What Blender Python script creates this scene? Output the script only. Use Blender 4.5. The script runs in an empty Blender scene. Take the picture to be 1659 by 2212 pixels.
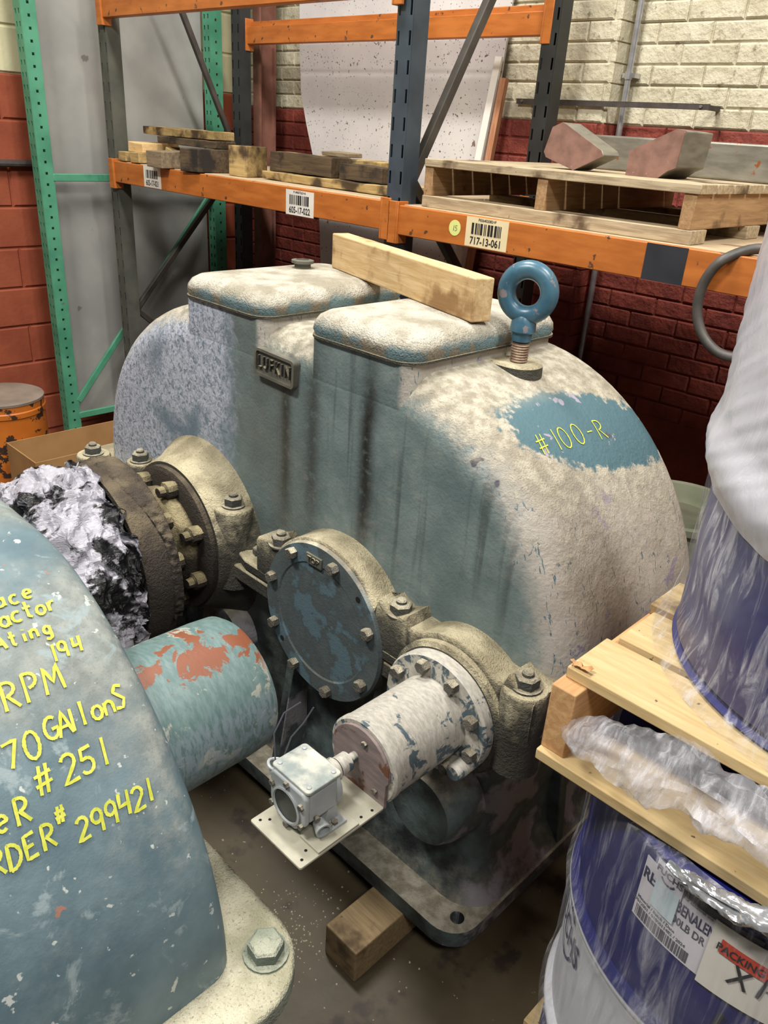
import bpy, bmesh, math, random
from math import sin, cos, pi, radians, hypot, sqrt, atan2, floor
from mathutils import Vector, Matrix, noise as mnoise
random.seed(7)
SC = bpy.context.scene
COL = SC.collection
# ------------------------------------------------------------------ camera
FPX = 1706.76
def make_camera():
    pitch, yaw, roll = radians(25.7366), radians(43.1836), radians(3.9411)
    fw = Vector((-sin(yaw)*cos(pitch), cos(yaw)*cos(pitch), -sin(pitch)))
    rt = Vector((cos(yaw), sin(yaw), 0)); up = rt.cross(fw)
    r2 = rt*cos(roll) + up*sin(roll); u2 = up*cos(roll) - rt*sin(roll)
    cd = bpy.data.cameras.new('camera'); co = bpy.data.objects.new('camera', cd); COL.objects.link(co)
    co.matrix_world = Matrix(((r2.x, u2.x, -fw.x, 0), (r2.y, u2.y, -fw.y, 0), (r2.z, u2.z, -fw.z, 1.75), (0, 0, 0, 1)))
    cd.sensor_fit = 'HORIZONTAL'; cd.sensor_width = 36; cd.lens = FPX*36/1659
    cd.clip_start = .02; SC.camera = co
make_camera()
# ------------------------------------------------------------------ world and lamps
W = bpy.data.worlds.new('world'); SC.world = W; W.use_nodes = True
W.node_tree.nodes['Background'].inputs[0].default_value = (.86, .82, 1, 1)
W.node_tree.nodes['Background'].inputs[1].default_value = .055
def area(name, loc, tgt, sx, sy, power, col=(1, .965, .90)):
    l = bpy.data.lights.new(name, 'AREA'); l.shape = 'RECTANGLE'; l.size = sx; l.size_y = sy; l.energy = power; l.color = col
    o = bpy.data.objects.new(name, l); COL.objects.link(o); o.location = loc
    o.rotation_euler = (Vector(tgt) - Vector(loc)).to_track_quat('-Z', 'Y').to_euler()
area('ceiling_lamp', (.9, 1.6, 4.6), (.2, 1.5, 0), .35, 1.2, 165)
area('ceiling_lamp', (-1.6, -1.2, 4.6), (-1.8, 1.0, 0), 1.2, .35, 185)
area('ceiling_lamp', (-2.1, 1.35, 4.6), (-2.1, 1.4, 0), 1.2, .35, 150)
area('ceiling_lamp', (1.5, -.9, 4.6), (.6, .6, 0), 1.2, .35, 110)
SC.view_settings.view_transform = 'Standard'; SC.view_settings.look = 'None'
SC.view_settings.exposure = -.3; SC.view_settings.gamma = 1; SC.view_settings.use_curve_mapping = False
# ------------------------------------------------------------------ material tools
def lin(c):
    c = c/255.
    return c/12.92 if c <= .04045 else ((c+.055)/1.055)**2.4
def s(r, g, b): return (lin(r), lin(g), lin(b), 1)
class G:
    def __init__(self, name, rough=.7, metal=0.):
        self.m = bpy.data.materials.new(name); self.m.use_nodes = True; self.nt = self.m.node_tree
        self.b = self.nt.nodes['Principled BSDF']; self.b.inputs['Roughness'].default_value = rough
        self.b.inputs['Metallic'].default_value = metal
        self.out = self.nt.nodes['Material Output']; self._p = self._o = self._n = None
    def n(self, t, **kw):
        x = self.nt.nodes.new(t)
        for k, v in kw.items(): setattr(x, k, v)
        return x
    def L(self, a, b):
        if hasattr(a, 'is_linked') or isinstance(a, bpy.types.NodeSocket): self.nt.links.new(a, b)
        else: b.default_value = a
    def pos(self):
        if not self._p: self._p = self.n('ShaderNodeNewGeometry')
        return self._p.outputs['Position']
    def nrm(self):
        self.pos(); return self._p.outputs['Normal']
    def obj(self):
        if not self._o: self._o = self.n('ShaderNodeTexCoord')
        return self._o.outputs['Object']
    def rnd(self): return self.n('ShaderNodeObjectInfo').outputs['Random']
    def sep(self, v):
        x = self.n('ShaderNodeSeparateXYZ'); self.L(v, x.inputs[0]); return x.outputs
    def scale(self, v, sc, off=(0, 0, 0)):
        x = self.n('ShaderNodeMapping'); self.L(v, x.inputs[0]); x.inputs['Scale'].default_value = sc; x.inputs['Location'].default_value = off
        return x.outputs[0]
    def noise(self, sc, v=None, det=4, ro=.55, dist=0):
        x = self.n('ShaderNodeTexNoise'); self.L(self.obj() if v is None else v, x.inputs['Vector'])
        x.inputs['Scale'].default_value = sc; x.inputs['Detail'].default_value = det; x.inputs['Roughness'].default_value = ro
        x.inputs['Distortion'].default_value = dist
        return x.outputs[0]
    def vor(self, sc, v=None, out=0):
        x = self.n('ShaderNodeTexVoronoi'); self.L(self.obj() if v is None else v, x.inputs['Vector']); x.inputs['Scale'].default_value = sc
        return x.outputs[out]
    def ss(self, f, a, b):
        x = self.n('ShaderNodeMapRange', interpolation_type='SMOOTHSTEP'); self.L(f, x.inputs[0])
        x.inputs[1].default_value = a; x.inputs[2].default_value = b; return x.outputs[0]
    def ma(self, op, a, b=0., c=0.):
        x = self.n('ShaderNodeMath', operation=op, use_clamp=False); self.L(a, x.inputs[0]); self.L(b, x.inputs[1])
        self.L(c, x.inputs[2]); return x.outputs[0]
    def mul(self, *a):
        r = a[0]
        for k in a[1:]: r = self.ma('MULTIPLY', r, k)
        return r
    def add(self, a, b): return self.ma('ADD', a, b)
    def mx(self, a, b): return self.ma('MAXIMUM', a, b)
    def inv(self, a): return self.ma('SUBTRACT', 1., a)
    def gauss(self, x, c, w):
        d = self.ma('DIVIDE', self.ma('SUBTRACT', x, c), w); return self.ma('POWER', 2.718, self.ma('MULTIPLY', self.mul(d, d), -1.))
    def mix(self, f, a, b):
        x = self.n('ShaderNodeMix', data_type='RGBA'); self.L(f, x.inputs[0]); self.L(a, x.inputs[6]); self.L(b, x.inputs[7]); return x.outputs[2]
    def bump(self, h, st=.5, d=.01):
        x = self.n('ShaderNodeBump'); x.inputs['Strength'].default_value = st; x.inputs['Distance'].default_value = d
        self.L(h, x.inputs['Height']); self.L(x.outputs[0], self.b.inputs['Normal'])
    def col(self, c): self.L(c, self.b.inputs['Base Color'])
    def rough(self, r): self.L(r, self.b.inputs['Roughness'])
def simple(name, a, b, sc=20, rough=.7, metal=0., bump=.15, bd=.003, det=5, stretch=None, spots=None):
    g = G(name, rough, metal)
    v = g.scale(g.obj(), stretch) if stretch else g.obj()
    f = g.noise(sc, v, det)
    c = g.mix(g.ss(f, .3, .7), a, b)
    if spots: c = g.mix(g.ss(g.noise(spots[1], None, 5), spots[2], spots[2]+.04), c, spots[0])
    g.col(c); g.bump(f, bump, bd); return g.m
def wood(name, a, b, dark, axis=0, rough=.75, stain=.6):
    g = G(name, rough)
    st = [14, 14, 14]; st[axis] = 1.2
    off = g.n('ShaderNodeVectorMath', operation='SCALE'); cmb = g.n('ShaderNodeCombineXYZ')
    r = g.rnd(); [g.L(g.mul(r, k), cmb.inputs[i]) for i, k in enumerate((31., 17., 23.))]
    ad = g.n('ShaderNodeVectorMath', operation='ADD'); g.L(g.obj(), ad.inputs[0]); g.L(cmb.outputs[0], ad.inputs[1])
    v = ad.outputs[0]
    gr = g.noise(6, g.scale(v, st), 6, .6, .6)
    c = g.mix(g.ss(gr, .3, .72), a, b)
    c = g.mix(g.ss(g.add(g.noise(7, v, 5), g.mul(g.ma('SUBTRACT', r, .5), .08)), stain, stain+.14), c, dark)
    c = g.mix(g.ss(g.noise(60, v, 3), .7, .74), c, dark)
    g.col(c); g.bump(gr, .35, .003); return g.m
M = {}
WHITE = s(225, 220, 210)
def cast_paint(name, teal_a, teal_b, main=True):
    g = G(name, .55)
    P = g.pos(); x, y, z = g.sep(P); nx, ny, nz = g.sep(g.nrm())
    n1 = g.noise(9, P, 6); n2 = g.noise(38, P, 6, .6); n3 = g.noise(130, P, 4); n4 = g.noise(3.2, P, 5)
    c = g.mix(g.ss(n1, .3, .7), teal_a, teal_b)
    dustc = g.mix(g.ss(n2, .35, .68), s(140, 132, 114), s(184, 177, 160))
    dustc = g.mix(g.mul(g.ss(g.noise(230, P, 3), .6, .72), .6), dustc, s(92, 86, 72))
    up = g.ss(g.add(nz, g.add(g.mul(g.ma('SUBTRACT', n2, .5), .7), g.mul(g.ma('SUBTRACT', n4, .5), .5))), .28, .78)
    if main:
        front = g.ss(ny, -.6, -.85)
        # oily drips running down the front under nameplate and cover
        dr = g.noise(4, g.scale(P, (7, 1, .35)), 4, .5)
        dz = g.ss(z, .78, 1.02)
        drip = g.mx(g.mx(g.gauss(x, -1.365, .020), g.mul(g.gauss(x, -1.27, .026), .75)), g.mul(g.gauss(g.add(x, g.mul(n1, .02)), -1.085, .024), 1.))
        drip = g.mx(g.mul(drip, g.ss(z, 1.42, 1.2), g.ss(n2, .2, .5)), g.mul(g.ss(dr, .56, .68), .45))
        c = g.mix(g.mul(drip, front, dz), c, s(34, 34, 32))
        # grime on the front face towards the left bearing
        c = g.mix(g.mul(front, g.ss(x, -1.18, -1.42), g.ss(n4, .3, .6), .55), c, s(92, 94, 84))
        # chalky worn paint on the left end, its pale tone partly painted lamp light
        chalk_lit = g.mul(g.ss(g.add(x, g.mul(g.ma('SUBTRACT', n2, .5), .12)), -1.54, -1.63), g.ss(g.noise(70, g.scale(P, (1, 1, 1)), 6, .75, 1.2), .30, .58), g.ss(n4, .25, .46))
        c = g.mix(chalk_lit, c, s(192, 197, 212))
        blue = g.mul(g.ss(x, -1.54, -1.63), g.inv(chalk_lit)); c = g.mix(g.mul(blue, .75), c, s(92, 118, 140))
        # pale dust film on the right end, worn through at the edge
        rt = g.ss(g.add(g.add(nx, g.mul(g.ma('SUBTRACT', n2, .5), .55)), g.mul(g.ma('SUBTRACT', n4, .5), .5)), .02, .6)
        film = g.mix(g.ss(n1, .3, .7), s(156, 150, 141), s(186, 180, 171))
        scr = g.noise(30, g.scale(P, (1, 2.2, .5)), 6, .7, 2)
        film = g.mix(g.ss(scr, .6, .63), film, s(74, 104, 116))
        rt = g.mul(rt, g.ss(z, .5, .7))
        # hand-wiped patch round the chalk number
        w = g.add(g.mul(g.ma('POWER', g.ma('DIVIDE', g.ma('SUBTRACT', y, 1.435), .245), 2.)), g.ma('POWER', g.ma('DIVIDE', g.ma('SUBTRACT', z, g.ma('MULTIPLY_ADD', y, -.16, 1.443)), .062), 2.))
        wipe = g.mul(g.ss(g.add(w, g.mul(g.ma('SUBTRACT', n2, .5), 1.6)), 1.15, .85), g.ss(nx, .3, .5))
        rt = g.mul(rt, g.inv(wipe))
        c = g.mix(rt, c, film)
        up = g.mul(up, g.inv(wipe))
        c = g.mix(wipe, c, s(72, 104, 114))
        # bare lavender undercoat flakes
        fl = g.mul(g.ss(g.noise(13, P, 5, .6, .4), .64, .66), g.ss(nx, .05, .3)); c = g.mix(fl, c, s(150, 144, 160))
        dk = g.mul(g.ss(g.noise(8, g.scale(P, (1, 1, 1), (3, 1, 2)), 4, .5), .70, .71), g.ss(nx, .05, .2)); c = g.mix(dk, c, s(80, 78, 88))
        c = g.mix(g.mul(up, .95), c, dustc)
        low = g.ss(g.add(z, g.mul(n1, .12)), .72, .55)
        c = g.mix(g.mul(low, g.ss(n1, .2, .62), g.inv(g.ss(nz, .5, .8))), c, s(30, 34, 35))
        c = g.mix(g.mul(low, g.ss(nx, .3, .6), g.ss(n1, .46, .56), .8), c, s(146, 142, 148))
    else:
        c = g.mix(g.mul(up, .4, g.ss(n4, .4, .6)), c, dustc)
        sc_ = g.ss(g.noise(14, P, 6, .65, .5), .57, .66); c = g.mix(g.mul(sc_, .75), c, s(142, 156, 160))
        sp = g.ss(g.noise(48, P, 3), .66, .7); c = g.mix(sp, c, s(178, 184, 180))
        big = g.mul(g.ss(g.add(z, g.mul(n1, .3)), .72, .55), g.ss(n1, .42, .56)); c = g.mix(g.mul(big, .8), c, s(150, 152, 158))
        ru = g.ss(g.noise(22, g.scale(P, (1, 1, 1), (5, 2, 1)), 3), .74, .75); c = g.mix(ru, c, s(150, 110, 95))
    g.col(c); g.rough(g.ma('MULTIPLY_ADD', g.mx(up, 0.), .35, .5))
    g.bump(g.add(n2, g.add(g.mul(n3, .6), g.mul(g.mul(up, g.noise(300, P, 2)), .9))), .6 if main else .16, .004); return g.m
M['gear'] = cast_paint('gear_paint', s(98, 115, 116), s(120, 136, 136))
M['gear2'] = cast_paint('teal_paint', s(80, 101, 110), s(104, 124, 131), False)
def dusty(name, paint, d0=.34, d1=.62, dark=False, dz=(126, 118, 100), dl=(190, 182, 160), chips=None, rough=.75, bst=1.):
    g = G(name, rough); P = g.pos(); nx, ny, nz = g.sep(g.nrm())
    n1 = g.noise(14, P, 6); n2 = g.noise(45, P, 6, .6); n3 = g.noise(150, P, 3)
    c = g.mix(g.ss(n1, .3, .7), paint, tuple(v*.55 for v in paint[:3])+(1,))
    if chips: c = g.mix(g.ss(n1, chips[1], chips[1]+.06), c, chips[0])
    up = g.ss(g.add(nz, g.add(g.mul(g.ma('SUBTRACT', n2, .5), .6), g.mul(g.ma('SUBTRACT', n1, .5), .5))), d0-.1, d1+.1)
    d = g.mix(g.ss(n1, .35, .65), s(*dz), s(*dl)); d = g.mix(g.mul(g.ss(g.noise(210, P, 3), .58, .72), .55), d, s(84, 78, 62))
    g.col(g.mix(up, c, d)); g.bump(g.add(g.add(n2, n3), g.mul(g.noise(320, P, 2), .8)), bst, .004); return g.m
M['flange'] = dusty('dusty_casting', s(74, 72, 64), .2, .5, dz=(148, 138, 112), dl=(190, 180, 150))
M['cover'] = dusty('dusty_cover', s(104, 128, 132), .12, .55, dl=(190, 185, 172), dz=(150, 143, 126), chips=(s(120, 112, 96), .5))
M['end_disc'] = dusty('end_cover_paint', s(86, 96, 98), .5, .9, chips=(s(88, 110, 120), .5), bst=.3)
M['grease'] = dusty('greasy_dirt', s(50, 42, 36), .2, .8, dz=(62, 52, 42), dl=(104, 92, 72))
M['ring_dirt'] = dusty('caked_dirt', s(46, 38, 30), .0, .6, dz=(96, 86, 62), dl=(150, 138, 104))
M['bolt'] = dusty('dirty_bolt', s(88, 90, 86), .2, .6)
M['boltlight'] = dusty('worn_bolt', s(112, 108, 100), .4, .9)
def guard():
    g = G('worn_white_paint', .6); P = g.pos(); nz = g.sep(g.nrm())[2]
    n1 = g.noise(22, P, 6, .65, .6); n2 = g.noise(60, g.scale(P, (1, 2.5, 1)), 5, .7)
    c = g.mix(g.ss(n2, .35, .65), s(172, 168, 158), s(200, 195, 184))
    c = g.mix(g.ss(g.add(n1, g.mul(nz, -.13)), .50, .56), c, s(82, 98, 106)); g.col(c); g.bump(n2, .4, .003); return g.m
M['guard'] = guard()
def teal_tube():
    g = G('chipped_teal', .5); P = g.pos(); x, y, z = g.sep(P); nz = g.sep(g.nrm())[2]
    n1 = g.noise(16, P, 6, .65, .5); n2 = g.noise(40, g.scale(P, (1, 3, 1)), 6, .7)
    c = g.mix(g.ss(n2, .35, .65), s(84, 108, 108), s(104, 126, 124))
    c = g.mix(g.ss(n1, .56, .6), c, s(156, 158, 148))
    c = g.mix(g.mul(g.ss(g.sep(g.nrm())[2], .55, .25), g.ss(n2, .4, .55), .7), c, s(126, 140, 152))
    pr = g.mul(g.ss(g.add(n1, g.mul(g.gauss(x, -.985, .05), .15)), .63, .65), g.ss(nz, .5, .75)); c = g.mix(pr, c, s(122, 70, 46))
    g.col(c); g.bump(n2, .2, .002); return g.m
M['teal_tube'] = teal_tube()
M['sensor'] = simple('grey_enamel', s(150, 156, 158), s(176, 180, 180), 12, .4, 0, .1)
M['sensor_lid'] = simple('grey_lid', s(138, 148, 146), s(214, 210, 196), 26, .5, 0, .1)
M['sensor_dark'] = simple('dark_glass_plate', s(34, 37, 39), s(62, 64, 62), 30, .35)
M['plate'] = simple('cream_plate', s(162, 158, 140), s(186, 182, 164), 16, .6, 0, .2, .003, 5, None, (s(150, 98, 50), 26, .68))
M['end_plate'] = simple('rusty_end_plate', s(118, 106, 106), s(146, 130, 126), 18, .7, 0, .3, .003, 5, (1, 1, 4), (s(110, 72, 54), 20, .6))
M['eye'] = simple('blue_enamel', s(52, 88, 108), s(72, 110, 128), 20, .32, 0, .25, .003, 5, None, (s(126, 118, 120), 34, .64))
M['rust'] = simple('rusty_thread', s(120, 96, 80), s(160, 140, 120), 60, .6, .4)
M['orange'] = simple('orange_rack_paint', s(166, 92, 34), s(190, 112, 48), 6, .5, 0, .1, .002, 6, (1, 1, 5), (s(88, 58, 38), 24, .63))
M['blue_post'] = simple('slate_blue_paint', s(48, 58, 68), s(62, 74, 84), 8, .5, 0, .1)
M['grey_post'] = simple('dark_grey_paint', s(70, 72, 66), s(88, 88, 78), 8, .6)
M['black_post'] = simple('black_paint', s(34, 36, 36), s(46, 48, 48), 8, .5)
M['brace'] = simple('dark_brace', s(54, 50, 46), s(74, 68, 62), 12, .6)
M['green'] = simple('green_rack_paint', s(66, 132, 104), s(86, 156, 124), 7, .5, 0, .1, .002, 5, None, (s(96, 110, 88), 18, .68))
M['pine'] = wood('pale_pine', s(212, 176, 120), s(228, 196, 142), s(150, 112, 66))
M['beamwood'] = wood('scuffed_pine', s(190, 158, 108), s(216, 188, 144), s(142, 108, 68), 0, .75, .5)
M['pine_y'] = wood('pale_pine_deep', s(196, 158, 104), s(216, 182, 128), s(120, 88, 54), 1)
M['palletwood'] = wood('new_pallet_wood', s(196, 168, 118), s(216, 192, 144), s(116, 92, 68), 0, .75, .58)
M['stringer'] = wood('pallet_stringer_wood', s(186, 138, 92), s(210, 168, 118), s(110, 76, 50), 1, .75, .66)
M['oldwood'] = wood('old_pallet_wood', s(150, 132, 104), s(190, 174, 144), s(90, 72, 52), 0, .8, .55)
M['oldwood_y'] = wood('old_pallet_wood_deep', s(146, 114, 78), s(176, 142, 102), s(84, 60, 42), 1, .8, .58)
M['greywood'] = wood('weathered_wood', s(112, 98, 78), s(146, 128, 100), s(58, 48, 38), 0, .85, .52)
M['darkwood'] = wood('oil_stained_wood', s(66, 54, 42), s(104, 86, 62), s(36, 30, 26), 0, .8, .5)
M['yellowwood'] = wood('yellowed_wood', s(158, 132, 84), s(188, 162, 108), s(70, 54, 36), 0, .8, .48)
M['deck'] = wood('dusty_plywood', s(168, 146, 116), s(188, 168, 138), s(120, 98, 74), 0, .85, .6)
M['block'] = wood('cribbing_timber', s(128, 108, 78), s(156, 134, 98), s(84, 66, 46), 1, .8, .56)
def brickmat():
    g = G('painted_brick', .75); z = g.sep(g.pos())[2]
    n = g.noise(26, g.pos(), 6, .6); n2 = g.noise(9, g.pos(), 4)
    up = g.mix(g.ss(n2, .3, .7), s(184, 176, 150), s(204, 197, 174)); up = g.mix(g.ss(n, .58, .7), up, s(140, 130, 108))
    lo = g.mix(g.ss(n2, .3, .7), s(112, 46, 38), s(136, 60, 46)); lo = g.mix(g.ss(n, .68, .72), lo, s(80, 40, 34))
    g.col(g.mix(g.ss(z, 1.826, 1.832), lo, up)); g.bump(g.add(n, n2), 1., .012); return g.m
M['brick'] = brickmat()
def blockmat():
    g = G('painted_block', .75); z = g.sep(g.pos())[2]
    n = g.noise(40, g.pos(), 5, .6); n2 = g.noise(6, g.pos(), 4)
    up = g.mix(g.ss(n2, .3, .7), s(196, 190, 152), s(212, 206, 170))
    lo = g.mix(g.ss(n2, .3, .7), s(134, 62, 38), s(152, 76, 48))
    g.col(g.mix(g.ss(z, 1.884, 1.888), lo, up)); g.bump(n, .4, .004); return g.m
M['cmu'] = blockmat()
def floormat():
    g = G('stained_concrete', .5); P = g.pos()
    n = g.noise(2.2, P, 6, .6); n2 = g.noise(40, P, 5); n3 = g.noise(9, P, 5)
    c = g.mix(g.ss(n, .3, .7), s(64, 56, 42), s(92, 82, 62)); c = g.mix(g.ss(n3, .56, .66), c, s(58, 50, 42))
    c = g.mix(g.ss(n2, .7, .73), c, s(150, 140, 120)); g.col(c); g.rough(g.ss(n3, .2, .8)); g.bump(n2, .15, .002)
    g.rough(g.ma('MULTIPLY_ADD', n3, .3, .35)); return g.m
M['floor'] = floormat()
M['panel'] = simple('scuffed_grey_panel', s(140, 140, 137), s(164, 162, 157), 2.2, .6, 0, .05, .002, 6, None, (s(112, 108, 104), 7, .66))
def speckle():
    g = G('speckled_white_sheet', .5); n = g.noise(3, g.pos(), 4)
    c = g.mix(g.ss(n, .3, .7), s(196, 192, 192), s(214, 210, 208))
    c = g.mix(g.ss(g.noise(85, g.pos(), 2), .655, .68), c, s(104, 94, 92)); c = g.mix(g.ss(g.noise(16, g.pos(), 3), .7, .72), c, s(124, 104, 96)); g.col(c); return g.m
M['sheet'] = speckle()
M['strip'] = simple('white_trim', s(226, 222, 216), s(236, 232, 226), 5, .3)
M['redwood'] = wood('pinkish_lath', s(164, 112, 80), s(190, 138, 104), s(110, 74, 54), 2)
M['steel'] = simple('rusted_steel_face', s(116, 86, 76), s(140, 106, 94), 24, .7, .1, .3, .003, 6, None, (s(178, 164, 158), 60, .66))
M['steel_side'] = simple('mill_steel', s(120, 116, 106), s(150, 146, 134), 10, .45, .5, .15, .003, 5, (1, 1, 4), (s(150, 88, 44), 16, .62))
M['conduit'] = simple('galvanised', s(170, 170, 174), s(200, 200, 204), 20, .3, .8)
M['iron'] = simple('dark_iron', s(52, 46, 44), s(74, 66, 62), 20, .7)
M['rubber'] = simple('black_rubber', s(58, 56, 54), s(84, 80, 76), 14, .5)
def drumorange():
    g = G('chipped_orange', .5); n = g.noise(11, g.pos(), 6, .6)
    c = g.mix(g.ss(g.noise(4, g.pos(), 3), .3, .7), s(184, 100, 30), s(204, 120, 42)); c = g.mix(g.ss(n, .555, .575), c, s(58, 42, 34)); g.col(c); g.bump(n, .3, .003); return g.m
M['cyl_orange'] = drumorange()
M['cyl_top'] = simple('dull_steel_top', s(120, 106, 96), s(146, 132, 120), 6, .6, .2)
M['card'] = simple('cardboard', s(150, 112, 68), s(172, 132, 84), 5, .85)
def drumpaint():
    g = G('drum_paint', .35); z = g.sep(g.obj())[2]; n = g.noise(3, None, 3)
    blue = g.mix(n, s(24, 26, 88), s(32, 36, 106))
    wh = g.mix(n, s(196, 198, 204), s(208, 210, 216))
    f = g.mul(g.ss(z, .248, .252), g.ss(z, .572, .568)); g.col(g.mix(f, blue, wh)); return g.m
M['drum'] = drumpaint()
M['drum_lid'] = simple('drum_lid', s(28, 32, 100), s(36, 42, 120), 4, .35)
def filmmat(name, dens, streak, tint=(225, 225, 232)):
    g = G(name, .22); P = g.obj(); g.b.inputs['Base Color'].default_value = s(*tint)
    n = g.noise(streak[3], g.scale(P, streak[:3]), 6, .65, .8)
    n2 = g.noise(7, P, 4)
    f = g.add(g.mul(g.ss(n, .45, .75), dens[1]), g.add(dens[0], g.mul(g.ss(n2, .4, .7), dens[2])))
    tr = g.n('ShaderNodeBsdfTransparent'); ms = g.n('ShaderNodeMixShader')
    g.L(f, ms.inputs[0]); g.L(tr.outputs[0], ms.inputs[1]); g.L(g.b.outputs[0], ms.inputs[2]); g.L(ms.outputs[0], g.out.inputs[0])
    g.bump(n, .8, .006); return g.m
M['film'] = filmmat('stretch_film', (.05, .62, .12), (1, 1, .12, 60))
M['film_thick'] = filmmat('wrinkled_stretch_film', (.12, .5, .2), (2.2, .5, .5, 26))
M['film_low'] = filmmat('stretch_film_lower', (.04, .42, .06), (1, 1, .1, 50))
def bagmat():
    g = G('crumpled_bag', .22); P = g.obj(); n = g.noise(7, P, 4, .55, 1.2); n2 = g.noise(30, g.scale(P, (1, .5, 2)), 5, .7, 1)
    c = g.mix(g.ss(g.add(n, g.mul(n2, .25)), .58, .64), s(20, 20, 22), s(170, 168, 178)); g.col(c); g.bump(n2, .8, .01); return g.m  # pale patches paint lamp reflections onto the black plastic
M['bag'] = bagmat()
M['paper'] = simple('label_paper', s(214, 210, 200), s(226, 222, 214), 8, .7)
M['paper_cream'] = simple('label_cream', s(222, 206, 164), s(230, 214, 174), 8, .6)
M['paper_lilac'] = simple('drum_label_paper', s(206, 202, 212), s(216, 212, 220), 8, .5)
M['dot'] = simple('yellow_green_dot', s(214, 220, 130), s(220, 226, 140), 8, .6)
M['ink'] = simple('black_ink', s(24, 24, 26), s(32, 32, 34), 8, .6)
M['inkgrey'] = simple('grey_ink', s(70, 70, 80), s(84, 84, 94), 8, .6)
M['inkblue'] = simple('navy_ink', s(34, 36, 70), s(44, 46, 84), 8, .5)
M['redtape'] = simple('red_print', s(186, 56, 34), s(200, 68, 42), 8, .5)
M['cyanpaper'] = simple('pale_blue_sticker', s(196, 214, 222), s(206, 222, 230), 8, .5)
M['yellow'] = simple('yellow_marker', s(176, 180, 52), s(198, 200, 84), 90, .7)
M['blacktape'] = simple('black_tape', s(36, 38, 46), s(46, 48, 56), 10, .5)
M['chips'] = simple('pale_grit', s(170, 160, 136), s(200, 190, 168), 8, .8)
M['foil'] = simple('shiny_film_tail', s(190, 192, 196), s(228, 230, 234), 14, .16, .7, .35, .01)
M['farplastic'] = simple('pale_green_metal', s(140, 148, 124), s(176, 180, 156), 6, .5)
M['darkhole'] = simple('hole_shade', s(14, 13, 12), s(22, 20, 18), 10, .9)  # near-black discs paint the shade inside bolt and screw holes left uncut
M['cap'] = simple('grey_cap', s(84, 84, 76), s(112, 108, 96), 20, .7)
M['mortar'] = M['brick']
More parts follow.
